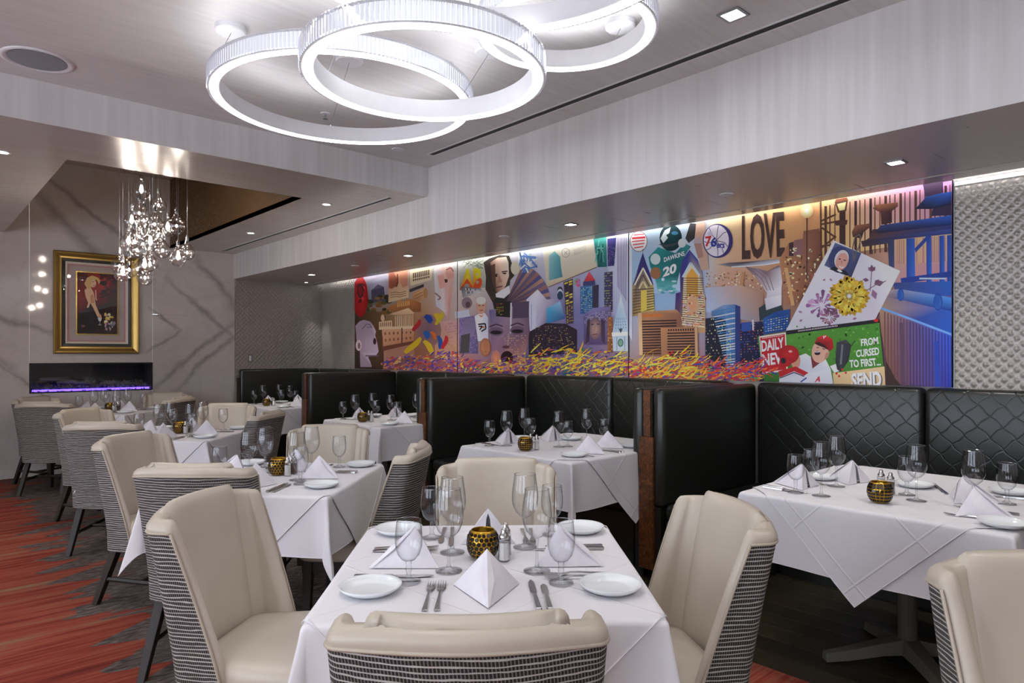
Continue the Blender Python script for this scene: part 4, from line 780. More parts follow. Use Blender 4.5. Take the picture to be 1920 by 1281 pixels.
pg(CD, [(1012, 405), (1090, 322), (1115, 326), (1018, 430)], (46, 70, 150)); stroke(CD, [(930, 600), (1245, 555)], 34, (34, 60, 150)); stroke(CD, [(1040, 585), (1200, 585)], 10, (190, 206, 226)); pg(CD, [(880, 610), (1245, 600), (1245, 690), (900, 680)], [(60, 70, 120), (40, 100, 200), (40, 90, 190), (60, 80, 150)])
pg(CD, [(840, 690), (1245, 760), (1245, 930), (1000, 840), (800, 765)], [(150, 130, 130), (40, 90, 190), (36, 90, 190), (50, 70, 150), (170, 140, 110)])
pg(CD, [(840, 655), (920, 648), (1150, 684), (1245, 702), (1245, 782), (1150, 764), (930, 712), (840, 695)], [(196, 170, 160), (150, 150, 180), (60, 130, 220), (80, 150, 230), (20, 60, 150), (24, 66, 160), (70, 90, 150), (150, 120, 110)])
for cx, cy, rx, ry in ((928, 682, 20, 38), (1152, 726, 28, 52)): el(CD, cx, cy, rx, ry, (70, 130, 210), 20, edge=(30, 70, 160)); el(CD, cx - 6, cy, rx * .6, ry * .8, (40, 90, 180), 18)
pg(CD, [(800, 762), (1000, 836), (1245, 930), (1245, 1240), (870, 1220), (810, 900)], [(176, 140, 110), (96, 80, 130), (50, 90, 210), (40, 60, 170), (120, 76, 60), (150, 104, 84)]); LAY[0] += 1
for k in range(22): x = 830 + k * 19; pg(CD, [(x, 785 + (x - 830) * .37), (x + 6, 787 + (x - 830) * .37), (x + 8, 1230), (x + 2, 1230)], [(96, 66, 70), (60, 50, 90), (40, 50, 140)][min(2, k // 8)], True)
stroke(CD, [(800, 758), (1000, 832), (1245, 925)], 13, (110, 160, 226)); stroke(CD, [(1140, 960), (1150, 1235)], 26, (40, 70, 170)); stroke(CD, [(930, 850), (945, 1225)], 22, (90, 66, 90)); pg(CD, [(840, 1080), (900, 1190), (930, 1225), (838, 1225)], (60, 40, 36))
# card with photograph and flowers
pg(CD, [(238, 900), (420, 545), (525, 355), (690, 430), (926, 540), (772, 838)], [(206, 204, 214), (222, 220, 230), (236, 234, 240), (214, 212, 222), (236, 234, 240), (206, 200, 212)])
pg(CD, [(470, 506), (535, 370), (692, 432), (632, 580)], [(80, 90, 130), (90, 100, 146), (70, 80, 120), (56, 60, 96)]); el(CD, 562, 472, 66, 80, (60, 66, 110), 18); pg(CD, [(500, 528), (530, 512), (600, 540), (628, 575), (570, 556)], (34, 32, 44)); pg(CD, [(545, 535), (565, 548), (580, 545), (560, 525)], (226, 226, 232)); el(CD, 574, 470, 42, 58, (212, 204, 206), 18, .3); el(CD, 576, 482, 36, 52, (214, 158, 144), 18, .3)
stroke(CD, [(556, 468), (570, 468)], 6, (70, 50, 50)); stroke(CD, [(586, 474), (600, 478)], 6, (70, 50, 50)); stroke(CD, [(558, 512), (574, 520), (586, 516)], 7, (236, 226, 220)); stroke(CD, [(576, 478), (574, 496)], 5, (176, 120, 108))
for pts in ([(640, 400), (655, 335), (680, 320), (690, 340), (672, 420)], [(648, 480), (640, 400)], [(650, 470), (668, 400)]): stroke(CD, pts, 7, (110, 96, 96))
for cx, cy, r0, cols in ((455, 745, 95, [(176, 120, 170), (150, 96, 150), (200, 156, 196), (120, 76, 120)]), (500, 820, 60, [(170, 110, 140), (130, 86, 120), (110, 76, 70)])):
    for k in range(46):
        a = R.uniform(0, 2 * PI); rr = r0 * R.uniform(.2, 1); pg(CD, [(cx + rr * math.cos(a) * .4, cy + rr * math.sin(a) * .4), (cx + rr * math.cos(a + .14), cy + rr * math.sin(a + .14)), (cx + rr * 1.08 * math.cos(a), cy + rr * 1.08 * math.sin(a)), (cx + rr * math.cos(a - .14), cy + rr * math.sin(a - .14))], R.choice(cols))
for (x, y, dx, dy) in ((755, 545, -22, -30), (755, 545, 0, -44), (755, 545, 22, -32), (770, 620, 30, -30), (770, 620, 60, -14), (760, 650, 20, 60), (480, 590, -20, 6), (500, 585, 20, 14), (340, 790, -26, -10), (340, 830, -20, 14), (640, 830, 26, -10), (700, 590, 40, 6)):
    pg(CD, [(x, y), (x + dx * .5 - dy * .3, y + dy * .5 + dx * .3), (x + dx, y + dy), (x + dx * .5 + dy * .3, y + dy * .5 - dx * .3)], R.choice([(170, 130, 160), (150, 110, 140), (120, 84, 106)]))
stroke(CD, [(745, 660), (752, 580), (755, 540)], 5, (120, 96, 110)); stroke(CD, [(720, 660), (775, 625), (840, 600)], 5, (130, 100, 116))
for ringr, n_, c in ((120, 34, (206, 160, 36)), (104, 30, (228, 190, 60)), (84, 26, (236, 206, 84)), (60, 20, (222, 178, 50)), (38, 14, (240, 214, 100)), (20, 9, (214, 164, 44))):
    for k in range(n_):
        a = 2 * PI * k / n_ + R.uniform(-.08, .08); w_ = .11 + 3.0 / ringr; L = ringr * R.uniform(.9, 1.08); f = R.uniform(.86, 1.08); cc = tuple(min(255, int(v * f)) for v in c)
        pg(CD, [(620 + 12 * math.cos(a), 690 + 12 * math.sin(a)), (620 + L * .85 * math.cos(a + w_), 690 + L * .85 * math.sin(a + w_)), (620 + L * math.cos(a), 690 + L * math.sin(a)), (620 + L * .85 * math.cos(a - w_), 690 + L * .85 * math.sin(a - w_))], [tuple(int(v * .6) for v in cc), cc, cc, cc], keep=k % 2 == 1)
# newspaper
pg(CD, [(70, 932), (240, 906), (800, 838), (838, 1228), (110, 1200)], [(70, 130, 46), (90, 150, 56), (70, 140, 44), (60, 120, 40), (54, 106, 40)]); dots(CD, 260, 800, 870, 1080, 120, 8, [(90, 156, 60), (60, 116, 40), (110, 170, 70), (76, 136, 50)])
pg(CD, [(240, 898), (800, 828), (802, 850), (242, 922)], (30, 24, 32)); grid(CD, [(312, 894), (552, 862), (552, 874), (312, 906)], 26, 1, .55, .7, [(206, 196, 206)])
el(CD, 782, 836, 14, 10, (206, 40, 44), 10)
pg(CD, [(80, 932), (240, 908), (252, 1140), (100, 1156)], (232, 214, 206)); pg(CD, [(86, 940), (234, 917), (244, 1130), (104, 1146)], (186, 34, 44)); grid(CD, [(96, 938), (225, 920), (226, 930), (96, 950)], 18, 1, .6, .6, [(226, 190, 180)])
words(CD, 'DAILY', (96, 1024), (232, 1004), (226, 936), (92, 958), (236, 226, 224), .03); words(CD, 'NEWS', (102, 1112), (272, 1088), (266, 1016), (98, 1038), (236, 226, 224), .03)
pg(CD, [(320, 1048), (360, 1034), (400, 1060), (480, 1070), (510, 1130), (524, 1218), (200, 1206), (205, 1160), (300, 1120)], [(206, 208, 218), (222, 224, 232), (216, 216, 226), (226, 226, 234), (214, 214, 224), (206, 206, 218), (214, 212, 222), (206, 204, 216), (196, 196, 210)])
pg(CD, [(390, 1050), (460, 1080), (400, 1125)], (120, 50, 56)); el(CD, 446, 1022, 50, 70, (216, 168, 148), 18, .2); pg(CD, [(412, 972), (432, 936), (478, 922), (520, 950), (528, 1002), (505, 1020), (470, 985), (440, 970)], [(150, 30, 34), (206, 40, 44), (216, 44, 48), (196, 36, 40), (176, 32, 38), (150, 26, 32), (120, 24, 28), (110, 24, 26)]); pg(CD, [(412, 974), (440, 964), (478, 988), (502, 1018), (470, 1000), (430, 984)], (60, 26, 28)); words(CD, 'P', (466, 946), (484, 942), (482, 926), (464, 930), (236, 226, 226), .03); el(CD, 430, 1032, 18, 13, (50, 22, 24), 12); stroke(CD, [(416, 1026), (444, 1024)], 5, (236, 230, 226)); stroke(CD, [(425, 1000), (440, 998)], 5, (70, 44, 40)); stroke(CD, [(460, 1004), (476, 1010)], 5, (70, 44, 40)); pg(CD, [(480, 1030), (505, 1025), (492, 1060), (470, 1075)], (190, 136, 116))
el(CD, 300, 1080, 28, 48, (200, 146, 124), 16); el(CD, 258, 1040, 62, 56, (196, 34, 40), 22, edge=(164, 24, 32)); pg(CD, [(205, 1050), (300, 1066), (262, 1110), (212, 1120)], (176, 28, 34)); el(CD, 226, 1078, 16, 18, (40, 34, 40), 12); el(CD, 268, 1022, 12, 7, (240, 170, 170), 10); pg(CD, [(195, 1140), (300, 1112), (376, 1150), (350, 1168), (290, 1140), (205, 1178)], (186, 36, 44)); stroke(CD, [(205, 1182), (290, 1148), (350, 1172)], 6, (46, 46, 76))
pg(CD, [(505, 1110), (545, 1095), (560, 1140), (530, 1150)], (226, 226, 234)); pg(CD, [(538, 1082), (545, 968), (600, 950), (634, 985), (615, 1080), (570, 1145), (548, 1130)], [(44, 46, 54), (60, 62, 70), (70, 72, 80), (50, 50, 58), (36, 36, 42), (56, 56, 62), (44, 44, 50)]); stroke(CD, [(580, 980), (570, 1100)], 12, (110, 112, 120)); stroke(CD, [(625, 1000), (655, 958)], 5, (44, 44, 50))
words(CD, 'FROM', (692, 992), (796, 978), (792, 934), (690, 948), (236, 236, 238), .03); words(CD, 'CURSED', (662, 1058), (802, 1042), (798, 996), (662, 1014), (236, 236, 238), .03); words(CD, 'TO FIRST...', (624, 1120), (812, 1106), (800, 1060), (622, 1074), (236, 236, 238), .03)
pg(CD, [(522, 1152), (700, 1130), (832, 1112), (838, 1230), (528, 1222)], [(216, 186, 140), (222, 194, 150), (214, 184, 140), (206, 176, 134), (206, 176, 130)]); words(CD, 'SEND', (642, 1240), (824, 1240), (818, 1142), (640, 1158), (96, 90, 96), .04); words(CD, 'SEND', (634, 1238), (816, 1238), (810, 1138), (632, 1154), (230, 228, 232), .04); words(CD, 'A', (412, 1208), (446, 1204), (456, 1168), (424, 1172), (196, 40, 50), .03); stroke(CD, [(330, 1205), (365, 1180)], 8, (60, 80, 160))
for (x, y) in ((580, 1130), (545, 1155), (600, 1150), (560, 1170)): el(CD, x, y, 7, 7, (206, 40, 36), 8)
PAL3 = [(206, 44, 40), (226, 80, 44), (236, 150, 50), (230, 190, 60), (196, 50, 70), (120, 70, 150), (60, 80, 170), (214, 60, 50), (150, 60, 120), (90, 150, 90), (240, 120, 60)]
splash(ID, 1183, 1428, 716, lambda x: 672 + 10 * math.sin(x / 30.0), 900, PAL3, 26)
splash(ID, 1183, 1300, 716, lambda x: 664, 160, [(236, 190, 50), (230, 170, 60), (236, 210, 90)], 36, -.4)
splash(ID, 1370, 1450, 700, lambda x: 690, 110, [(206, 40, 40), (226, 70, 50), (60, 70, 160), (236, 150, 60), (200, 50, 60)], 26, -.2)

def clip(P, C, ax, lim, keep_less):
    out, oc = [], []
    for i in range(len(P)):
        a, b, ca, cb = P[i], P[(i + 1) % len(P)], C[i], C[(i + 1) % len(P)]
        ia = (a[ax] <= lim) == keep_less or a[ax] == lim; ib = (b[ax] <= lim) == keep_less or b[ax] == lim
        if ia: out.append(a); oc.append(ca)
        if ia != ib:
            t = (lim - a[ax]) / (b[ax] - a[ax]); out.append((a[0] + (b[0] - a[0]) * t, a[1] + (b[1] - a[1]) * t)); oc.append(tuple(ca[k] + (cb[k] - ca[k]) * t for k in range(4)))
    return out, oc
MX = WX - .030; MZ0, MZ1 = 1.168, 2.385
ART = []
for pts, cols, lay in MUR:
    ART.append(([at_x(p[0], p[1], MX) for p in pts], cols, lay))
for (ya, yb, lb) in ((5.942, 8.205, 'mural panel with a red rose and temple at the quilted corner end'), (3.578, 5.930, 'middle mural panel with portraits, letter and white clock tower'), (1.207, 3.566, 'mural panel with a blue bridge, yellow flower and newspaper')):
    t = thing('mural_panel', lb, 'mural', (MX, (ya + yb) / 2, MZ0), 0, 'mural panels above the booths')
    MB().box(.0005, WX - MX - .002, (ya - yb) / 2, (yb - ya) / 2, 0, MZ1 - MZ0).build('board', 'slot_black', t)
    vs, fs, cs = [], [], []
    for P, C, lay in ART:
        for ax, lim, kl in ((0, ya, False), (0, yb, True), (1, MZ0, False), (1, MZ1, True)):
            if P: P, C = clip(P, C, ax, lim, kl)
        if len(P) < 3: continue
        o = len(vs); vs += [(-lay * 1.5e-5, p[0] - (ya + yb) / 2, p[1] - MZ0) for p in P]; fs.append(tuple(range(o, o + len(P)))); cs += C
    me = bpy.data.meshes.new('print'); me.from_pydata(vs, [], fs)
    ca_ = me.color_attributes.new('Col', 'FLOAT_COLOR', 'POINT'); ca_.data.foreach_set('color', [v for c in cs for v in c]); me.materials.append(MATS['print'])
    o = place('print', me, t); o['label'] = 'printed collage artwork'
# ================================================================ framed painting over the fireplace
FRX0, FRX1, FRZ0, FRZ1 = 1.305, 2.175, 1.372, 2.545
pt = thing('framed_painting', 'painting of a blonde woman lowering a wine glass, in a gold frame', 'painting', ((FRX0 + FRX1) / 2, DY - .003, FRZ0))
fcx = (FRX0 + FRX1) / 2
def frame_ring(name, mat, x0, x1, z0, z1, prof):
    """mitred moulding: prof = (inset from the outer edge, depth out of the wall)"""
    mb = MB(); loops = []
    for ins, dep in prof: loops.append([(x0 + ins - fcx, -dep, z0 + ins - FRZ0), (x1 - ins - fcx, -dep, z0 + ins - FRZ0), (x1 - ins - fcx, -dep, z1 - ins - FRZ0), (x0 + ins - fcx, -dep, z1 - ins - FRZ0)])
    mb.loft(loops, cap=False); return mb.build(name, mat, pt)
frame_ring('outer_moulding', 'gold_leaf', FRX0, FRX1, FRZ0, FRZ1, [(0, 0), (0, .045), (.012, .055), (.028, .050), (.060, .032), (.078, .030), (.082, .018)])
frame_ring('black_slip', 'frame_black', FRX0 + .082, FRX1 - .082, FRZ0 + .082, FRZ1 - .082, [(0, .020), (.034, .016), (.034, .024)])
frame_ring('inner_fillet', 'mat_cream', FRX0 + .116, FRX1 - .116, FRZ0 + .116, FRZ1 - .116, [(0, .016), (0, .030), (.010, .032), (.026, .018)])
frame_ring('mat_border', 'mat_pink', FRX0 + .142, FRX1 - .142, FRZ0 + .142, FRZ1 - .142, [(0, .017), (.012, .016)])
frame_ring('mat_board', 'mat_mauve', FRX0 + .154, FRX1 - .154, FRZ0 + .154, FRZ1 - .154, [(0, .016), (.066, .015)])
frame_ring('gold_fillet', 'gold_bright', FRX0 + .218, FRX1 - .218, FRZ0 + .218, FRZ1 - .218, [(0, .015), (0, .024), (.012, .024), (.016, .014)])
MUR = []; LAY = [0]
CP = crop(90, 460, 5.822)
pg(CP, [(290, 290), (750, 290), (750, 965), (290, 965)], (44, 26, 28))
el(CP, 500, 440, 260, 260, (176, 44, 40), 26, edge=(46, 26, 28)); el(CP, 340, 560, 120, 260, (140, 36, 34), 22, edge=(60, 28, 28)); el(CP, 570, 420, 90, 80, (196, 50, 44), 20, edge=(150, 40, 38))
for k in range(40): el(CP, R.uniform(560, 740), R.uniform(300, 700), R.uniform(10, 34), R.uniform(8, 24), R.choice([(56, 30, 32), (72, 36, 36), (40, 24, 30), (64, 26, 28)]), 8)
pg(CP, [(310, 760), (380, 700), (430, 640), (470, 650), (520, 800), (500, 945), (310, 945)], [(40, 30, 30), (36, 28, 34), (30, 26, 34), (34, 28, 38), (30, 26, 36), (26, 22, 28), (30, 24, 26)])
pg(CP, [(372, 500), (400, 478), (450, 480), (476, 520), (492, 600), (500, 660), (540, 750), (566, 790), (552, 805), (520, 790), (470, 690), (440, 640), (420, 690), (398, 692), (415, 640), (385, 570)], (226, 180, 140))
pg(CP, [(440, 560), (470, 540), (490, 640), (445, 640)], (196, 140, 104)); el(CP, 470, 425, 36, 46, (228, 186, 148), 16); pg(CP, [(370, 430), (400, 365), (460, 340), (530, 365), (552, 400), (540, 440), (515, 390), (470, 385), (450, 420), (448, 480), (400, 480)], (214, 176, 112)); stroke(CP, [(462, 412), (478, 408)], 6, (70, 40, 36)); stroke(CP, [(470, 455), (490, 448)], 7, (176, 40, 44)); stroke(CP, [(500, 500), (505, 600), (515, 610)], 10, (226, 200, 150)); el(CP, 548, 790, 20, 26, (214, 160, 120), 12)
pg(CP, [(522, 800), (572, 800), (562, 835), (548, 842), (534, 835)], (214, 214, 210)); stroke(CP, [(548, 840), (548, 876)], 5, (190, 200, 206)); stroke(CP, [(530, 878), (568, 878)], 6, (190, 200, 206))
for k in range(26): el(CP, 650 + R.uniform(-46, 60), 800 + R.uniform(-44, 60), R.uniform(8, 20), R.uniform(8, 18), R.choice([(226, 206, 110), (236, 226, 180), (206, 170, 60), (70, 50, 30), (220, 160, 150)]), 8)
for k in range(26): el(CP, 660 + R.uniform(-56, 56), 890 + R.uniform(-40, 50), R.uniform(6, 16), R.uniform(6, 20), R.choice([(190, 130, 140), (120, 140, 160), (70, 80, 90), (206, 180, 190), (56, 44, 50)]), 8)
for k in range(3): stroke(CP, [(340 + k * 14, 880), (345 + k * 14, 902)], 6, (190, 120, 130))
vs, fs, cs = [], [], []
cx0, cx1, cz0, cz1 = FRX0 + .23, FRX1 - .23, FRZ0 + .23, FRZ1 - .23
for P, C, lay in MUR:
    P = [at_y(p[0], p[1], DY - .014) for p in P]; P = [((p[0] - 1.5075) / (1.9365 - 1.5075) * (cx1 - cx0) + cx0, (p[1] - 1.592) / (2.302 - 1.592) * (cz1 - cz0) + cz0) for p in P]
    for ax, lim, kl in ((0, cx0, False), (0, cx1, True), (1, cz0, False), (1, cz1, True)):
        if P: P, C = clip(P, C, ax, lim, kl)
    if len(P) < 3: continue
    o = len(vs); vs += [(p[0] - fcx, -.010 - lay * 2e-5, p[1] - FRZ0) for p in P]; fs.append(tuple(range(o, o + len(P)))); cs += C
me = bpy.data.meshes.new('canvas'); me.from_pydata(vs, [], fs)
ca_ = me.color_attributes.new('Col', 'FLOAT_COLOR', 'POINT'); ca_.data.foreach_set('color', [v for c in cs for v in c]); me.materials.append(MATS['print'])
place('canvas', me, pt)
MB().box(FRX0 + .116 - fcx, FRX1 - .116 - fcx, -.009, -.0005, .116, FRZ1 - FRZ0 - .116).build('backing', 'frame_black', pt)
MB().box(FRX0 + .09 - fcx, FRX1 - .09 - fcx, -.0265, -.0255, .09, FRZ1 - FRZ0 - .09).build('glass_pane', 'pane_glass', pt)
#</MURAL>

# ================================================================ FURNITURE
# ---- chair
def shell_curve(z, inset, nseg=6):
    """plan curve of the barrel back at height z, from right wing front to left wing front; chair faces +y"""
    tt = (z - .31) / .59
    hwid = .228 + .024 * tt - inset
    yb = -.262 - .088 * max(0, (z - .42) / .48) ** 1.1 + inset
    wing = .128 - .088 * tt
    rc = .045 - inset * .45; sag = .056
    xs = hwid - rc; yc = yb + sag + rc * .80
    yf = yc + wing - inset
    pts = [(hwid, yf + (yc - yf) * i / 5) for i in range(5)]
    for i in range(nseg + 1):
        a = 1.25 * i / nseg; pts.append((xs + rc * math.cos(a), yc - rc * math.sin(a)))
    x1, y1 = pts[-1]
    for i in range(1, 8): u = 1 - i / 7; pts.append((x1 * u, yb + (y1 - yb) * u * u))
    return pts + [(-p[0], p[1]) for p in reversed(pts[:-1])]
def make_chair():
    t = place('dining_chair', None)
    zs = [.305, .33, .40, .48, .56, .64, .72, .78, .825, .858]
    def dip(x, z): return -.012 * (abs(x) / .25) ** 3 * max(0, (z - .7) / .16)
    rings_o = [shell_curve(z, -.002) for z in zs]
    mb = MB(); n = len(rings_o[0]); uvs = []
    for z, rg in zip(zs, rings_o):
        acc = 0; prev = None
        for p in rg:
            if prev: acc += math.hypot(p[0] - prev[0], p[1] - prev[1])
            zz = z + dip(p[0], z); prev = p
            mb.v.append((p[0], p[1], zz)); uvs.append((acc, zz))
    for i in range(len(zs) - 1):
        for j in range(n - 1): mb.f.append((i * n + j, (i + 1) * n + j, (i + 1) * n + j + 1, i * n + j + 1))
    me = mb.mesh('outer_shell', 'woven_stripe', smooth=True, recalc=False)
    ul = me.uv_layers.new(name='UVMap')
    for p in me.polygons:
        for li in p.loop_indices: ul.data[li].uv = uvs[me.loops[li].vertex_index]
    o = place('outer_shell', me, t); o['label'] = 'striped woven fabric back of the chair'
    # cream lining: solid barrel with rounded wing fronts and a rolled top
    mb = MB(); loops = []
    for z, io, ii in [(.31, .002, .046), (.36, .002, .048), (.44, .002, .048), (.52, .002, .048), (.60, .002, .048), (.68, .002, .048), (.75, .002, .047), (.81, .002, .046), (.845, .001, .045), (.862, -.003, .045), (.874, -.002, .044), (.884, .004, .041), (.891, .012, .034), (.893, .023, .023)]:
        oc, ic = shell_curve(z, io), shell_curve(z, ii); q = .013 if ii - io > .02 else .002
        dz = lambda p: z + dip(p[0], z)
        lp = []
        for e, (A, B) in ((0, (oc[0], ic[0])), (1, (oc[-1], ic[-1]))):
            ym = max(A[1], B[1]) + q; caps = [(A[0] * .85 + B[0] * .15, A[1] * .35 + ym * .65), ((A[0] + B[0]) / 2, ym), (A[0] * .15 + B[0] * .85, B[1] * .35 + ym * .65)]
            if e == 0: start = caps[::-1]
            else: end = caps
        loop = [*start, *oc, *end, *reversed(ic)]
        def lift(x): u = max(0.0, min(1.0, (.215 - abs(x)) / .06)); return .003 * u * u * (3 - 2 * u)
        loops.append([(p[0], p[1], z + dip(p[0], z) + (lift(p[0]) if z > .8625 else 0)) for p in loop])
    mb.loft(loops, cap=False, closed=True)
    mb.build('back_lining', 'cream_leather', t, smooth=True)
    for e in (0, -1):
        pts = [(shell_curve(z, -.003)[e][0], shell_curve(z, -.003)[e][1] + .002, z + dip(.25, z)) for z in zs]
        MB().tube(pts, .0042, 6).build('welt', 'cream_piping', t, smooth=True)
    MB().tube([(p[0], p[1], .859 + dip(p[0], .859)) for p in shell_curve(.858, -.003)], .0042, 6).build('welt', 'cream_piping', t, smooth=True)
    # padded centre cushion of the backrest, rolling over the top
    mb = MB(); rings = []
    for z, th, hx in [(.40, .016, .172), (.44, .030, .176), (.52, .034, .178), (.60, .034, .180), (.68, .034, .182), (.76, .034, .184), (.82, .034, .185), (.855, .034, .185), (.880, .033, .183), (.895, .028, .179), (.905, .018, .172), (.910, .003, .162), (.908, -.014, .154), (.898, -.026, .150)]:
        yb = min(p[1] for p in shell_curve(min(z, .88), .046)); ring_ = []
        sagc = lambda x: .040 * (x / .2) ** 2
        for i in range(15):
            x = -hx + 2 * hx * i / 14; bb = max(0.0, 1 - abs(x / hx) ** 6) ** .5
            ring_.append((x, yb + sagc(x) - .004 + th * bb, z))
        for i in range(14, -1, -1):
            x = -hx + 2 * hx * i / 14; ring_.append((x, yb + sagc(x) - (.010 if th > .03 else .030), min(z, .888)))
        rings.append(ring_)
    mb.loft(rings); mb.build('back_cushion', 'cream_leather', t, smooth=True)
    # seat cushion
    mb = MB(); rings = []
    for z, g in [(.375, .012), (.385, .002), (.40, 0), (.435, 0), (.455, .006), (.466, .018), (.472, .05), (.475, .12)]:
        ring_ = []
        for i in range(40):
            a = 2 * PI * i / 40; ca, sa = math.cos(a), math.sin(a)
            hx = .238 - g; hy = .252 - g; ex = 0.22
            x = hx * math.copysign(abs(ca) ** ex, ca); y = hy * math.copysign(abs(sa) ** ex, sa)
            if y < 0: x *= 1 - .22 * min(1, -y / .22); y *= .80
            ring_.append((x, y + .012, z))
        rings.append(ring_)
    mb.loft(rings); mb.build('seat', 'cream_leather', t, smooth=True)
    MB().box(-.205, .205, -.20, .245, .315, .375).build('seat_rail', 'espresso_wood', t, bevel=.004)
    for sx in (-1, 1):
        MB().bar((sx * .198, .225, 0), (sx * .192, .215, .375), .030, .046).build('leg', 'espresso_wood', t, bevel=.003)
        MB().bar((sx * .195, -.300, 0), (sx * .165, -.150, .40), .032, .046).build('leg', 'espresso_wood', t, bevel=.003)
        MB().tube([(sx * .197, .222, .14), (sx * .186, -.245, .14)], .013, 6).build('stretcher', 'espresso_wood', t)
    MB().tube([(-.195, -.02, .14), (.195, -.02, .14)], .012, 6).build('stretcher', 'espresso_wood', t)
    return t
chair0 = make_chair()
ORD = {1: 'fourth', 2: 'third', 3: 'second', 4: 'first'}
SIDE = {'u': 'booth-and-fireplace side', 'v': 'aisle-and-fireplace side', 'nu': 'aisle side opposite the fireplace', 'nv': 'booth side opposite the fireplace'}
CHAIRS = [  # x, y of the top of the back, facing (deg from +Y towards +X), table, side
    (0.712, 0.898, 40, 1, 'nu'), (0.69, 2.345, 141, 1, 'v'), (1.945, 1.06, -57, 1, 'nv'), (1.965, 2.27, 221, 1, 'u'),
    (0.87, 2.96, 44, 2, 'nu'), (1.99, 2.83, -47, 2, 'nv'), (2.10, 4.07, 216, 2, 'u'), (0.945, 4.39, 146, 2, 'v'),
    (0.985, 5.24, 38, 3, 'nu'), (2.27, 5.32, -42, 3, 'nv'), (2.31, 6.48, 214, 3, 'u'), (1.11, 6.70, 150, 3, 'v'),
    (1.0, 7.86, 36, 4, 'nu'), (2.31, 7.76, -42, 4, 'nv'), (2.42, 8.82, 215, 4, 'u'), (1.06, 8.90, 150, 4, 'v'),
    (1.955, 0.365, 228, 0, 'u')]
first = True
for (x, y, deg, tb, sd) in CHAIRS:
    c = chair0 if first else copy_tree(chair0); first = False
    a = math.radians(deg); d = (math.sin(a), math.cos(a))
    c.location = (x + d[0] * .33, y + d[1] * .33, 0); c.rotation_euler = (0, 0, -a)
    if tb: tag(c, f'cream chair with striped back, {SIDE[sd]}, {ORD[tb]} table from the fireplace', 'chair', 'dining chairs')
    else: tag(c, 'cream chair with striped back standing alone before the fourth booth', 'chair', 'dining chairs')

# ---- table with pedestal
def make_table(ax, ay, label, loc, rz, base_y=0.0):
    t = thing('dining_table', label, 'table', loc, rz)
    MB().box(-ax, ax, -ay, ay, .715, .752).build('table_top', 'espresso_wood', t, bevel=.004)
    MB().lathe([(.0005, .715), (.16, .715), (.16, .70), (.045, .69), (.038, .67), (.038, .10), (.06, .07), (.0005, .06)], 20, (0, base_y, 0)).build('column', 'iron_base', t, smooth=False)
    for k in range(4):
        a = PI / 4 + k * PI / 2; L = .36; mb = MB()
        rings = []
        for q, (rr, w0, z0, z1) in enumerate([(.0, .05, .05, .115), (.12, .042, .04, .09), (.26, .032, .012, .055), (L, .026, 0.0, .036)]):
            ca, sa = math.cos(a), math.sin(a); px, py = -sa, ca
            rings.append([(rr * ca + px * w0, rr * sa + py * w0, z0), (rr * ca - px * w0, rr * sa - py * w0, z0), (rr * ca - px * w0 * .7, rr * sa - py * w0 * .7, z1), (rr * ca + px * w0 * .7, rr * sa + py * w0 * .7, z1)])
        mb.loft(rings); mb.build('foot', 'iron_base', t, bevel=.002).location = (0, base_y, 0)
    return t
TOPZ = .760
def drape(s, t, a, b, z0, off, seed=0.0, ripple=.010, rr=.014, fold=.24):
    """cloth point s,t (flat metres) -> hanging position over a top of half size a,b"""
    sg, tg = (1 if s >= 0 else -1), (1 if t >= 0 else -1)
    ds, dt = abs(s) - a, abs(t) - b
    L = rr * PI / 2
    def hang(d):
        if d <= 0: return 0.0, 0.0
        if d < L: return rr * math.sin(d / rr), rr * (1 - math.cos(d / rr))
        return rr + .03 * (d - L), rr + (d - L)
    if ds <= 0 and dt <= 0: return (s, t, z0 + off)
    if dt <= 0:
        o, dn = hang(ds); e = min(1, ds / .2)
        return (sg * (a + o + off + ripple * e * math.sin(t * 11 + seed + sg)), t, z0 + off - dn)
    if ds <= 0:
        o, dn = hang(dt); e = min(1, dt / .2)
        return (s, tg * (b + o + off + ripple * e * math.sin(s * 11 + seed * 1.7 + tg)), z0 + off - dn)
    r = math.hypot(ds, dt); ph = math.atan2(dt, ds); ps = 1 - abs(ph - PI / 4) / (PI / 4)
    o, dn = hang(r); e = min(1, r / .2)
    rx = ripple * e * math.sin(b * tg * 11 + seed + sg) * math.cos(ph); ry = ripple * e * math.sin(a * sg * 11 + seed * 1.7 + tg) * math.sin(ph)
    ou = o + off + fold * max(0, r - .01) * ps ** 1.2
    tw = .35 * math.sin(seed * 3 + sg + 2 * tg)
    an = ph + tw * ps * (1 - abs(ps - .5)) * e
    return (sg * (a + math.cos(an) * ou + rx), tg * (b + math.sin(an) * ou + ry), z0 + off - dn * (1 - .05 * ps))
ARC = [.0055, .011, .0165, .022]
def under_cloth(a, b, d, seed):
    mb = MB()
    def axis(h): 
        top = [-h + 2 * h * i / 16 for i in range(17)]; e = ARC + [.022 + (d - .022) * (i + 1) / 12 for i in range(12)]
        return [-h - q for q in reversed(e)] + top + [h + q for q in e]
    S_, T_ = axis(a), axis(b); n = len(S_)
    for t in T_:
        for s in S_: mb.v.append(drape(s, t, a, b, .752, .003, seed))
    for j in range(len(T_) - 1):
        for i in range(n - 1):
            q = (j * n + i, j * n + i + 1, (j + 1) * n + i + 1, (j + 1) * n + i)
            if (S_[i] + S_[i + 1]) * (T_[j] + T_[j + 1]) > 0: mb.f += [(q[0], q[1], q[2]), (q[0], q[2], q[3])]
            else: mb.f += [(q[0], q[1], q[3]), (q[1], q[2], q[3])]
    return mb
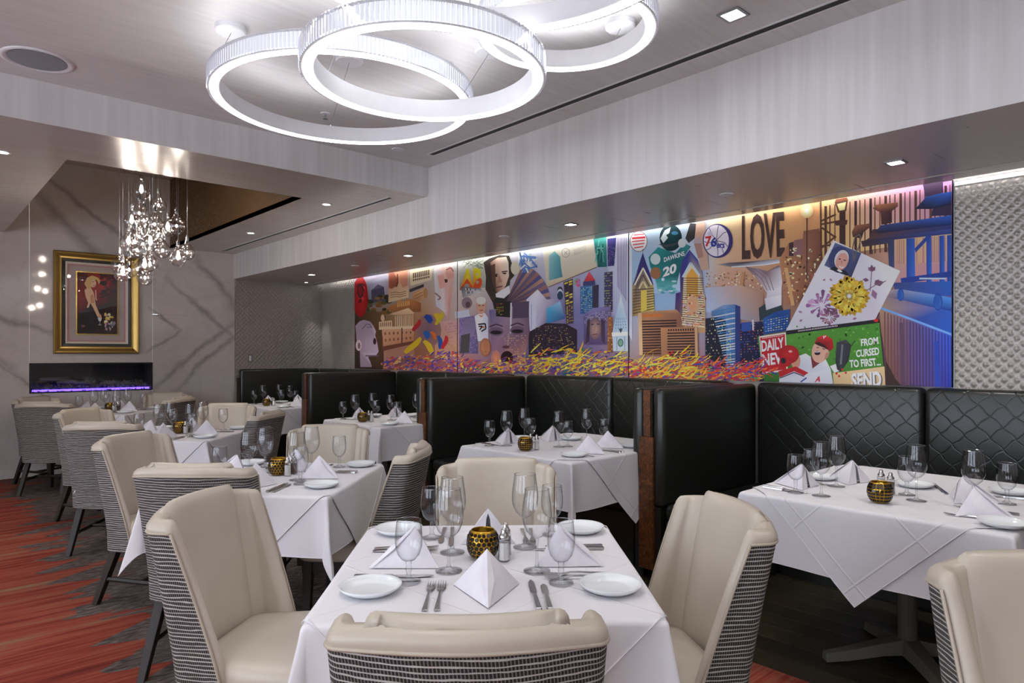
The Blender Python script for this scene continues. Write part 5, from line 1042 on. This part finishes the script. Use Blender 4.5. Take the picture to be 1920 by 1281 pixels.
def over_cloth(a, b, m1, seed):
    """square cloth laid at 45 degrees: its corners hang over the middle of the four sides"""
    mb = MB(); da, db = m1 - a, m1 - b
    tv = [-b + 2 * b * i / 22 for i in range(23)]; e = ARC + [.022 + (db - .022) * (i + 1) / 12 for i in range(12)]
    tv = [-b - q for q in reversed(e)] + tv + [b + q for q in e]
    ea = ARC + [.022 + (da - .022) * (i + 1) / 12 for i in range(12)]
    sv = [-a - q for q in reversed(ea)] + [-a + 2 * a * i / 22 for i in range(23)] + [a + q for q in ea]
    idx = {}; rows = []; uvs = []
    for t in tv:
        half = max(0.0, m1 - abs(t)); row = []
        for q in sv:
            q = max(-half, min(half, q)); key = (round(q, 5), round(t, 5))
            if key not in idx: idx[key] = len(mb.v); mb.v.append(drape(q, t, a, b, .752, .0065, seed)); uvs.append((q, t))
            row.append(idx[key])
        rows.append(row)
    for r0, r1 in zip(rows, rows[1:]):
        for i in range(len(sv) - 1):
            f = []
            for w_ in (r0[i], r0[i + 1], r1[i + 1], r1[i]):
                if w_ not in f: f.append(w_)
            if len(f) > 2: mb.f.append(tuple(f))
    me = mb.mesh('table_topper', 'linen_creased', smooth=True, recalc=False)
    ul = me.uv_layers.new(name='UVMap')
    for p in me.polygons:
        for li in p.loop_indices: ul.data[li].uv = uvs[me.loops[li].vertex_index]
    return place('table_topper', me)
def hem_under(c, a, b, d, seed):
    A, B = a + d, b + d; P = []
    for (x0, y0, x1, y1) in ((-A, -B, A, -B), (A, -B, A, B), (A, B, -A, B), (-A, B, -A, -B)):
        for i in range(60): P.append(drape(x0 + (x1 - x0) * i / 60, y0 + (y1 - y0) * i / 60, a, b, .752, .003, seed))
    P.append(P[0]); MB().tube(P, .0017, 4).build('hem', 'linen', c, smooth=True)
def hem_over(c, a, b, m1, seed):
    P = []
    for (x0, y0, x1, y1) in ((0, -m1, m1, 0), (m1, 0, 0, m1), (0, m1, -m1, 0), (-m1, 0, 0, -m1)):
        for i in range(60): P.append(drape(x0 + (x1 - x0) * i / 60, y0 + (y1 - y0) * i / 60, a, b, .752, .0075, seed))
    P.append(P[0]); MB().tube(P, .0017, 4).build('hem', 'linen', c, smooth=True)
# ---- tableware
WINE_B = MB().lathe([(.0045, .092), (.016, .097), (.030, .112), (.039, .134), (.0415, .155), (.0395, .182), (.0345, .215), (.0330, .228)], 24).mesh('bowl', 'bowl_glass', smooth=True)
WINE_S = MB().lathe([(.0005, 0), (.037, 0), (.0375, .0022), (.020, .0045), (.007, .010), (.0040, .024), (.0036, .070), (.0055, .090), (.0005, .093)], 20).mesh('stem', 'stem_glass', smooth=True)
WINE_R = MB().lathe([(.0324, .2278), (.0330, .2290), (.0337, .2278), (.0330, .2268)], 24, close=True).mesh('rim', 'stem_glass', smooth=True)
GOB_B = MB().lathe([(.006, .056), (.018, .060), (.029, .074), (.0355, .095), (.0365, .118), (.0345, .142), (.0320, .164)], 24).mesh('bowl', 'bowl_glass', smooth=True)
GOB_S = MB().lathe([(.0005, 0), (.032, 0), (.0325, .003), (.018, .006), (.008, .013), (.0055, .024), (.0085, .034), (.0065, .045), (.009, .055), (.0005, .058)], 20).mesh('stem', 'stem_glass', smooth=True)
GOB_R = MB().lathe([(.0314, .1638), (.0320, .1650), (.0327, .1638), (.0320, .1628)], 24, close=True).mesh('rim', 'stem_glass', smooth=True)
PLATE = MB().lathe([(.0005, .004), (.048, .004), (.058, .006), (.072, .0155), (.0785, .0205), (.0795, .0195), (.074, .0125), (.060, .0035), (.045, 0), (.0005, 0)], 40).mesh('bread_plate', 'china', smooth=True)
def napkin_mesh():
    mb = MB()
    A = (0, .018, .104); T = (0, -.116, .002); Lf = (-.086, .058, 0); Rt = (.086, .058, 0)
    # two outer faces with a soft curve, a raised centre band, a hollow back
    def face(P, sgn, th=0.0):
        rows = []
        for i in range(9):
            u = i / 8; a = [A[k] + (T[k] - A[k]) * u for k in range(3)]; b = [A[k] + (P[k] - A[k]) * u for k in range(3)]
            row = []
            for j in range(7):
                v = j / 6; q = [a[k] + (b[k] - a[k]) * v for k in range(3)]
                bul = .010 * math.sin(PI * v) * math.sin(PI * min(1, u)) 
                row.append((q[0] + sgn * bul, q[1] - bul * .5, max(.0008, q[2])))
            rows.append(row)
        o = len(mb.v)
        for r_ in rows: mb.v.extend(r_)
        for i in range(8):
            for j in range(6): mb.f.append((o + i * 7 + j, o + i * 7 + j + 1, o + (i + 1) * 7 + j + 1, o + (i + 1) * 7 + j))
    face(Lf, -1); face(Rt, 1)
    # back folds
    mb.add([A, Lf, (-.012, .048, .0), (-.006, .036, .074), (0, .026, .09)], [(0, 1, 2, 3, 4)])
    mb.add([A, Rt, (.012, .048, .0), (.006, .036, .074), (0, .026, .09)], [(0, 4, 3, 2, 1)])
    # centre band on the ridge
    for sg in (-1, 1):
        mb.add([(A[0], A[1] - .004, A[2] + .002), (T[0], T[1] - .003, T[2] + .001), (sg * .004, T[1] + .008, .0035), (sg * .017, -.053, .0485), (sg * .007, .004, .092)], [(0, 1, 2, 3, 4)])
    return mb.mesh('napkin', 'napkin_linen', weld=.0004, smooth=False)
NAPKIN = smooth_by_angle(napkin_mesh(), 35)
def flat_strip(rows, name):
    """rows: (y, half width, z, thickness)"""
    mb = MB(); mb.loft([[(-w, y, z), (w, y, z), (w * .8, y, z + th), (-w * .8, y, z + th)] for (y, w, z, th) in rows]); return mb
FORK_H = flat_strip([(0, .0055, .001, .002), (.004, .0075, .001, .0025), (.05, .0052, .003, .003), (.10, .0030, .006, .003), (.125, .0032, .006, .0025), (.135, .0075, .004, .002), (.150, .0110, .001, .0018), (.158, .0115, .0012, .0016)], 'handle').mesh('handle', 'stainless', smooth=False)
mb = MB()
for k in range(4):
    x = -.0092 + k * .00613
    mb.loft([[(x - .0018, .157, .0012), (x + .0018, .157, .0012), (x + .0018, .157, .0028), (x - .0018, .157, .0028)], [(x - .0016, .178, .002), (x + .0016, .178, .002), (x + .0016, .178, .0035), (x - .0016, .178, .0035)], [(x - .0006, .198, .006), (x + .0006, .198, .006), (x + .0006, .198, .0068), (x - .0006, .198, .0068)]])
TINES = mb.mesh('tines', 'stainless')
KN_H = flat_strip([(0, .0050, .0005, .006), (.004, .0082, 0, .0075), (.06, .0070, 0, .007), (.098, .0052, .0005, .006), (.104, .0058, .0005, .006)], 'handle').mesh('handle', 'stainless')
KN_B = flat_strip([(.103, .0046, .002, .003), (.125, .0085, .0025, .0012), (.175, .0088, .0025, .0010), (.200, .0070, .0025, .0010), (.214, .0012, .0025, .0008)], 'blade').mesh('blade', 'stainless')
BK_B = flat_strip([(.103, .0046, .002, .003), (.115, .0078, .0025, .0012), (.150, .0090, .0025, .0010), (.170, .0080, .0025, .0010), (.180, .0020, .0025, .0008)], 'blade').mesh('blade', 'stainless')
SH_B = MB().loft([[(math.cos(PI / 4 * k + PI / 8) * r, math.sin(PI / 4 * k + PI / 8) * r, z) for k in range(8)] for r, z in ((.016, 0), (.018, .003), (.0165, .060), (.015, .064))]).mesh('bottle', 'bowl_glass')
SH_S = MB().loft([[(math.cos(PI / 4 * k + PI / 8) * r, math.sin(PI / 4 * k + PI / 8) * r, z) for k in range(8)] for r, z in ((.0145, .004), (.0150, .054))]).mesh('filling', 'salt_white')
SH_P = SH_S.copy(); SH_P.materials.clear(); SH_P.materials.append(MATS['pepper_brown'])
SH_C = MB().lathe([(.0135, .063), (.0145, .066), (.0145, .072), (.0105, .079), (.0075, .084), (.0085, .089), (.005, .095), (.0005, .096)], 14).mesh('cap', 'stainless', smooth=True)
CAN_B = MB().lathe([(.0005, .001), (.026, 0), (.033, .004), (.043, .020), (.0475, .042), (.045, .062), (.037, .080), (.034, .084), (.0325, .083), (.035, .078), (.043, .061), (.0450, .042), (.041, .021), (.030, .007), (.0005, .006)], 28).mesh('cup', 'gold_glass', smooth=True)
CAN_W = MB().lathe([(.0005, .006), (.019, .006), (.019, .030), (.003, .031), (.0015, .038), (.0005, .039)], 12).mesh('candle', 'salt_white')
HEX = MB().loft([[(.0071 * math.cos(PI / 3 * k), .0071 * math.sin(PI / 3 * k), -.001) for k in range(6)], [(.0065 * math.cos(PI / 3 * k), .0065 * math.sin(PI / 3 * k), .0012) for k in range(6)]]).mesh('facet', 'black_glass')
SQR = MB().loft([[(-.0068, -.0052, -.001), (.0068, -.0052, -.001), (.0068, .0052, -.001), (-.0068, .0052, -.001)], [(-.0062, -.0047, .0010), (.0062, -.0047, .0010), (.0062, .0047, .0010), (-.0062, .0047, .0010)]]).mesh('facet', 'black_glass')
def cup_r(z):
    pr = [(.033, .004), (.043, .020), (.0475, .042), (.045, .062), (.037, .080)]
    for (r0, z0), (r1, z1) in zip(pr, pr[1:]):
        if z <= z1: f = (z - z0) / (z1 - z0); return r0 + (r1 - r0) * f, (r1 - r0) / (z1 - z0)
    return .037, -.4
def facets(parent, sq):
    zs = [.0115, .0245, .0375, .0505, .0635, .0740][: 6 if sq else 5]
    if not sq: zs = [.012, .0245, .037, .0495, .062, .0735]
    for i, z in enumerate(zs):
        r, sl = cup_r(z); n = 19 if sq else 19
        for k in range(n):
            a = 2 * PI * (k + (0 if sq else .5 * (i % 2))) / n
            nrm = Vector((math.cos(a), math.sin(a), -sl)).normalized()
            o = place('facet', SQR if sq else HEX, parent, (math.cos(a) * (r + .0004), math.sin(a) * (r + .0004), z))
            up = Vector((0, 0, 1)); xax = up.cross(nrm).normalized(); yax = nrm.cross(xax)
            o.rotation_euler = Matrix((xax, yax, nrm)).transposed().to_euler()
            sc = r / .0475; o.scale = (sc, sc if not sq else 1, 1)
def item(kind, loc, rz, label, group):
    z = loc[2]
    def tt(nm, cat): return thing(nm, label, cat, loc, rz, group)
    if kind == 'wine': t = tt('wine_glass', 'wine glass'); place('bowl', WINE_B, t); place('stem', WINE_S, t); place('rim', WINE_R, t)
    elif kind == 'goblet': t = tt('water_goblet', 'goblet'); place('bowl', GOB_B, t); place('stem', GOB_S, t); place('rim', GOB_R, t)
    elif kind == 'plate': t = tag(place('bread_plate', PLATE, None, loc, (0, 0, rz)), label, 'plate', group)
    elif kind == 'napkin': t = tag(place('folded_napkin', NAPKIN, None, loc, (0, 0, rz)), label, 'napkin', group)
    elif kind in ('fork', 'inner_fork'): t = tt('fork', 'fork'); place('handle', FORK_H, t); place('tines', TINES, t)
    elif kind == 'knife': t = tt('dinner_knife', 'knife'); place('handle', KN_H, t); place('blade', KN_B, t)
    elif kind == 'butter': t = tt('butter_knife', 'knife'); place('handle', KN_H, t); place('blade', BK_B, t)
    elif kind in ('salt', 'pepper'):
        t = tt(f'{kind}_shaker', 'shaker'); place('bottle', SH_B, t); place('filling', SH_S if kind == 'salt' else SH_P, t); place('cap', SH_C, t)
    elif kind in ('candle', 'candle_sq'):
        t = tt('candle_holder', 'candle holder'); place('cup', CAN_B, t); place('candle', CAN_W, t); facets(t, kind == 'candle_sq')
    return t
NAMES = {'wine': 'clear wine glass', 'goblet': 'short water goblet', 'plate': 'white bread plate', 'napkin': 'white napkin folded into a pyramid', 'fork': 'steel fork farther from the napkin', 'inner_fork': 'steel fork next to the napkin',
         'knife': 'steel dinner knife', 'butter': 'short butter knife', 'salt': 'salt shaker', 'pepper': 'pepper shaker', 'candle': 'gold and black dotted glass candle holder', 'candle_sq': 'gold and black checked glass candle holder'}
GROUP = {'wine': 'wine glasses', 'goblet': 'water goblets', 'plate': 'bread plates', 'napkin': 'folded napkins', 'fork': 'forks', 'inner_fork': 'forks', 'knife': 'dinner knives', 'butter': 'butter knives'}
SETTING = [('napkin', 0, .175, 0), ('fork', -.146, .050, 0), ('inner_fork', -.117, .050, 0), ('knife', .122, .042, 0), ('butter', .148, .042, 0)]
PLATES = {'nu': (-.295, -.235), 'nv': (.315, -.24), 'u': (.315, .335), 'v': (-.30, .335)}
NAPTURN = {'nu': 0, 'u': 0, 'v': .46, 'nv': -.46}
# glasses as they stand on the fourth table, table coordinates, with the place they belong to
GLASSES = [('goblet', .194, -.185, 'nu'), ('wine', .137, -.085, 'nu'), ('goblet', -.207, -.164, 'v'), ('wine', -.107, -.076, 'v'), ('goblet', -.183, .265, 'u'), ('wine', -.107, .10, 'u'), ('goblet', .213, .29, 'nv'), ('wine', .116, .148, 'nv')]
TABLES = {1: (1.262, 1.497, 40.4, .40, .42), 2: (1.385, 3.25, 47.0, .40, .42), 3: (1.575, 5.50, 43.0, .40, .41), 4: (1.66, 8.22, 43.0, .41, .42)}
for k, (cx, cy, deg, a, b) in TABLES.items():
    rz = -math.radians(deg); ca, sa = math.cos(rz), math.sin(rz)
    tn = f'{ORD[k]} table from the fireplace'
    make_table(a - .004, b - .004, f'square pedestal dining table under white linen, {tn}', (cx, cy, 0), rz)
    c = under_cloth(a, b, .262, k * 1.3).build('tablecloth', 'linen', smooth=True); hem_under(c, a, b, .262, k * 1.3); spun(tag(c, f'white linen tablecloth hanging square on the {tn}', 'tablecloth'), (cx, cy, 0), rz)
    c = over_cloth(a, b, .815, k * 1.3); hem_over(c, a, b, .815, k * 1.3); spun(tag(c, f'white linen topper laid cornerwise over the {tn}', 'tablecloth'), (cx, cy, 0), rz)
    def put(kind, x, y, ang, label, group):
        item(kind, (cx + ca * x - sa * y, cy + sa * x + ca * y, TOPZ), rz + ang, label, group)
    for side, q, half in (('nu', 0, b), ('nv', 1, a), ('u', 2, b), ('v', 3, a)):
        qa = q * PI / 2; cq, sq = math.cos(qa), math.sin(qa)
        for (kind, x, y, an) in SETTING:
            yy = y - half
            if kind == 'napkin': an = NAPTURN[side]
            put(kind, cq * x - sq * yy, sq * x + cq * yy, qa + an + R.uniform(-.04, .04), f'{NAMES[kind]}, {SIDE[side]}, {tn}', f'{GROUP[kind]} on the {tn}')
    for side, (x, y) in PLATES.items(): put('plate', x, y, 0, f'{NAMES["plate"]}, {SIDE[side]}, {tn}', f'{GROUP["plate"]} on the {tn}')
    for (kind, x, y, side) in GLASSES:
        put(kind, x, y, 0, f'{NAMES[kind]}, {SIDE[side]}, {tn}', f'{GROUP[kind]} on the {tn}')
    put('candle', -.014, .045, 0, f'{NAMES["candle"]} on the {tn}', None)
    put('salt', .048, .012, .3, f'{NAMES["salt"]} with steel cap on the {tn}', None)
    put('pepper', .054, .075, .1, f'{NAMES["pepper"]} with steel cap on the {tn}', None)

# ---- booths
PX = 3.37
def rbox(x0, x1, y0, y1, z0, z1, r, seg=3):
    bm = bmesh.new(); bmesh.ops.create_cube(bm, size=1.0)
    for v in bm.verts: v.co = Vector((x0 + (v.co.x + .5) * (x1 - x0), y0 + (v.co.y + .5) * (y1 - y0), z0 + (v.co.z + .5) * (z1 - z0)))
    bmesh.ops.bevel(bm, geom=list(bm.edges), offset=r, segments=seg, affect='EDGES', profile=0.5)
    return bm
def rb(name, mat, parent, x0, x1, y0, y1, z0, z1, r):
    bm = rbox(x0, x1, y0, y1, z0, z1, min(r, (x1 - x0) * .49, (y1 - y0) * .49, (z1 - z0) * .49)); me = bpy.data.meshes.new(name); bm.to_mesh(me); bm.free()
    smooth_by_angle(me, 50); me.materials.append(MATS[mat]); return place(name, me, parent)
BT = 1.155
POSTS = [0.15, 2.50, 4.87, 7.16]
PW = .034           # half thickness of the burl core
for i, Y in enumerate(POSTS):
    nm = ['past the fourth booth', 'between the third and fourth booths', 'between the second and third booths', 'between the first and second booths'][i]
    t = thing('booth_divider', f'dark leather booth divider with a burl end post {nm}', 'booth divider', (PX, Y, 0), 0, 'booth dividers')
    MB().box(.012, WX - PX - .13, -PW, PW, .08, BT - .03).build('core', 'dark_plinth', t)
    MB().box(0, .014, -.026, .026, .86, BT - .012).build('end_post', 'burl', t, bevel=.002)
    MB().box(-.008, .014, -.052, .052, .06, .86).build('end_panel', 'burl', t, bevel=.003)
    for s in (-1, 1):
        y0, y1 = sorted((s * PW, s * (PW + .085)))
        rb('side_pad', 'booth_leather', t, .004, WX - PX - .10, y0, y1, .44, BT, .032)
        y0, y1 = sorted((s * PW, s * (PW + .06)))
        MB().box(.012, WX - PX - .10, y0, y1, .0, .44).build('side_base', 'booth_leather', t)
t = thing('booth_divider', 'dark leather booth end pad against the quilted end wall', 'booth divider', (PX, DY - .015, 0), 0)
rb('side_pad', 'booth_leather', t, .004, WX - PX - .10, -.10, 0, .44, BT + .01, .032)
MB().box(-.012, .02, -.09, 0, 0, 1.05).build('end_post', 'dark_plinth', t)
for i in range(4):
    y0 = POSTS[i] + PW; y1 = (POSTS + [DY - .015])[i + 1] - PW; n = ORD[i + 1]
    t = thing('booth_bench', f'dark green leather U-shaped bench of the {n} booth from the fireplace', 'bench', (PX, (y0 + y1) / 2, 0), 0, 'booth benches')
    hy = (y1 - y0) / 2; bx = WX - PX
    for s in (-1, 1):
        a, b = sorted((0.004, s * (hy - .084))); rb('back_panel', 'booth_leather_embossed', t, bx - .125, bx - .012, a + .003, b - .003, .44, BT + .008, .034)
        a, b = sorted((s * (hy - .086), s * (hy - .50)))
        rb('seat_cushion', 'booth_leather', t, .01, bx - .13, a, b, .36, .465, .03)
        a, b = sorted((s * (hy - .086), s * (hy - .46)))
        MB().box(.03, bx - .13, a, b, .0, .36).build('seat_base', 'booth_leather', t)
    rb('seat_cushion', 'booth_leather', t, bx - .60, bx - .128, -hy + .502, hy - .502, .36, .463, .03)
    MB().box(bx - .55, bx - .13, -hy + .47, hy - .47, 0, .36).build('seat_base', 'booth_leather', t)

# ---- booth tables as measured on the real table planes
BSIDE = {'fa': 'fireplace-side aisle seat', 'fw': 'fireplace-side wall seat', 'ea': 'far-from-fireplace aisle seat', 'ew': 'far-from-fireplace wall seat'}
B1 = [('goblet', 2.889, 1.352, 0, 'fa'), ('wine', 2.904, 1.248, 0, 'fa'), ('wine', 3.166, 1.293, 0, 'fw'), ('goblet', 3.10, 1.38, 0, 'fw'), ('goblet', 3.197, 1.012, 0, 'ea'), ('wine', 3.098, .945, 0, 'ea'),
      ('wine', 3.091, .744, 0, 'ew'), ('goblet', 3.301, .68, 0, 'ew'), ('napkin', 3.04, 1.41, 180, 'fa'), ('napkin', 3.33, 1.30, 165, 'fw'), ('napkin', 3.25, .80, 20, 'ew'), ('napkin', 2.99, .70, 0, 'ea'),
      ('plate', 3.30, 1.42, 0, 'fa'), ('plate', 3.42, 1.05, 0, 'fw'), ('plate', 2.865, .60, 0, 'ea'), ('plate', 3.55, .72, 0, 'ew'),
      ('fork', 3.16, 1.50, 180, 'fa'), ('knife', 2.93, 1.52, 175, 'fa'), ('butter', 2.90, 1.51, 175, 'fa'), ('fork', 3.34, .90, -60, 'ew'), ('fork', 3.37, .92, -62, 'ew'), ('knife', 3.46, .62, 12, 'ew'), ('fork', 2.93, .60, 4, 'ea'), ('knife', 3.10, .60, 0, 'ea'),
      ('candle_sq', 2.955, 1.034, 0, None), ('salt', 3.20, 1.115, 0, None), ('pepper', 3.15, 1.06, 0, None)]
B2 = [('goblet', 2.884, 3.40, 0, 'fa'), ('wine', 2.967, 3.325, 0, 'fa'), ('wine', 3.203, 3.406, 0, 'fw'), ('goblet', 3.20, 3.34, 0, 'fw'), ('wine', 3.185, 3.058, 0, 'ea'), ('goblet', 3.24, 3.03, 0, 'ea'), ('wine', 3.479, 3.079, 0, 'ew'), ('goblet', 3.525, 2.963, 0, 'ew'),
      ('napkin', 3.062, 3.43, 180, 'fa'), ('napkin', 3.40, 3.34, 180, 'fw'), ('napkin', 3.14, 2.75, 0, 'ea'), ('napkin', 3.42, 2.83, 0, 'ew'), ('plate', 2.955, 2.715, 0, 'ea'), ('plate', 3.52, 2.74, 0, 'ew'), ('plate', 3.52, 3.26, 0, 'fw'), ('plate', 3.27, 3.50, 0, 'fa'),
      ('fork', 3.03, 2.62, 2, 'ea'), ('knife', 3.27, 2.62, 0, 'ea'), ('butter', 3.30, 2.62, 0, 'ea'), ('knife', 2.93, 3.54, 180, 'fa'), ('fork', 3.17, 3.54, 180, 'fa'),
      ('candle_sq', 2.905, 3.08, 0, None), ('salt', 2.985, 3.06, 0, None), ('pepper', 2.99, 3.12, 0, None)]
def shift(L, dx, dy): return [(k, x + dx, y + dy, r, s) for (k, x, y, r, s) in L]
BOOTH_TABLES = {1: (3.31, 1.045, B1), 2: (3.34, 3.075, B2), 3: (3.50, 5.36, shift(B2, .16, 2.28)), 4: (3.60, 7.80, shift(B2, .29, 4.72))}
for k, (cx, cy, items) in BOOTH_TABLES.items():
    tn = f'{ORD[k]} booth table from the fireplace'
    a, b = .545, .485
    make_table(a - .004, b - .004, f'pedestal table under white linen, {tn}', (cx, cy, 0), 0, {1: 0, 2: .20, 3: .31, 4: .16}[k])
    c = under_cloth(a, b, .285, k * 2.1).build('tablecloth', 'linen', smooth=True); hem_under(c, a, b, .285, k * 2.1); spun(tag(c, f'white linen tablecloth hanging square on the {tn}', 'tablecloth'), (cx, cy, 0))
    c = over_cloth(a, b, .925, k * 2.1); hem_over(c, a, b, .925, k * 2.1); spun(tag(c, f'white linen topper laid cornerwise on the {tn}', 'tablecloth'), (cx, cy, 0))
    for (kind, x, y, rz, sd) in items:
        if sd: item(kind if kind != 'fork' or (k == 1 and sd == 'ew' and x < 3.35) else 'inner_fork', (x, y, TOPZ), math.radians(rz), f'{NAMES[kind] if kind != "fork" else ("steel fork slanting by the napkin" if x < 3.35 and sd == "ew" else "steel fork")}, {BSIDE[sd]}, {tn}', f'{GROUP[kind]} on the {tn}')
        else: item(kind, (x, y, TOPZ), 0, f'{NAMES[kind]} on the {tn}', None)
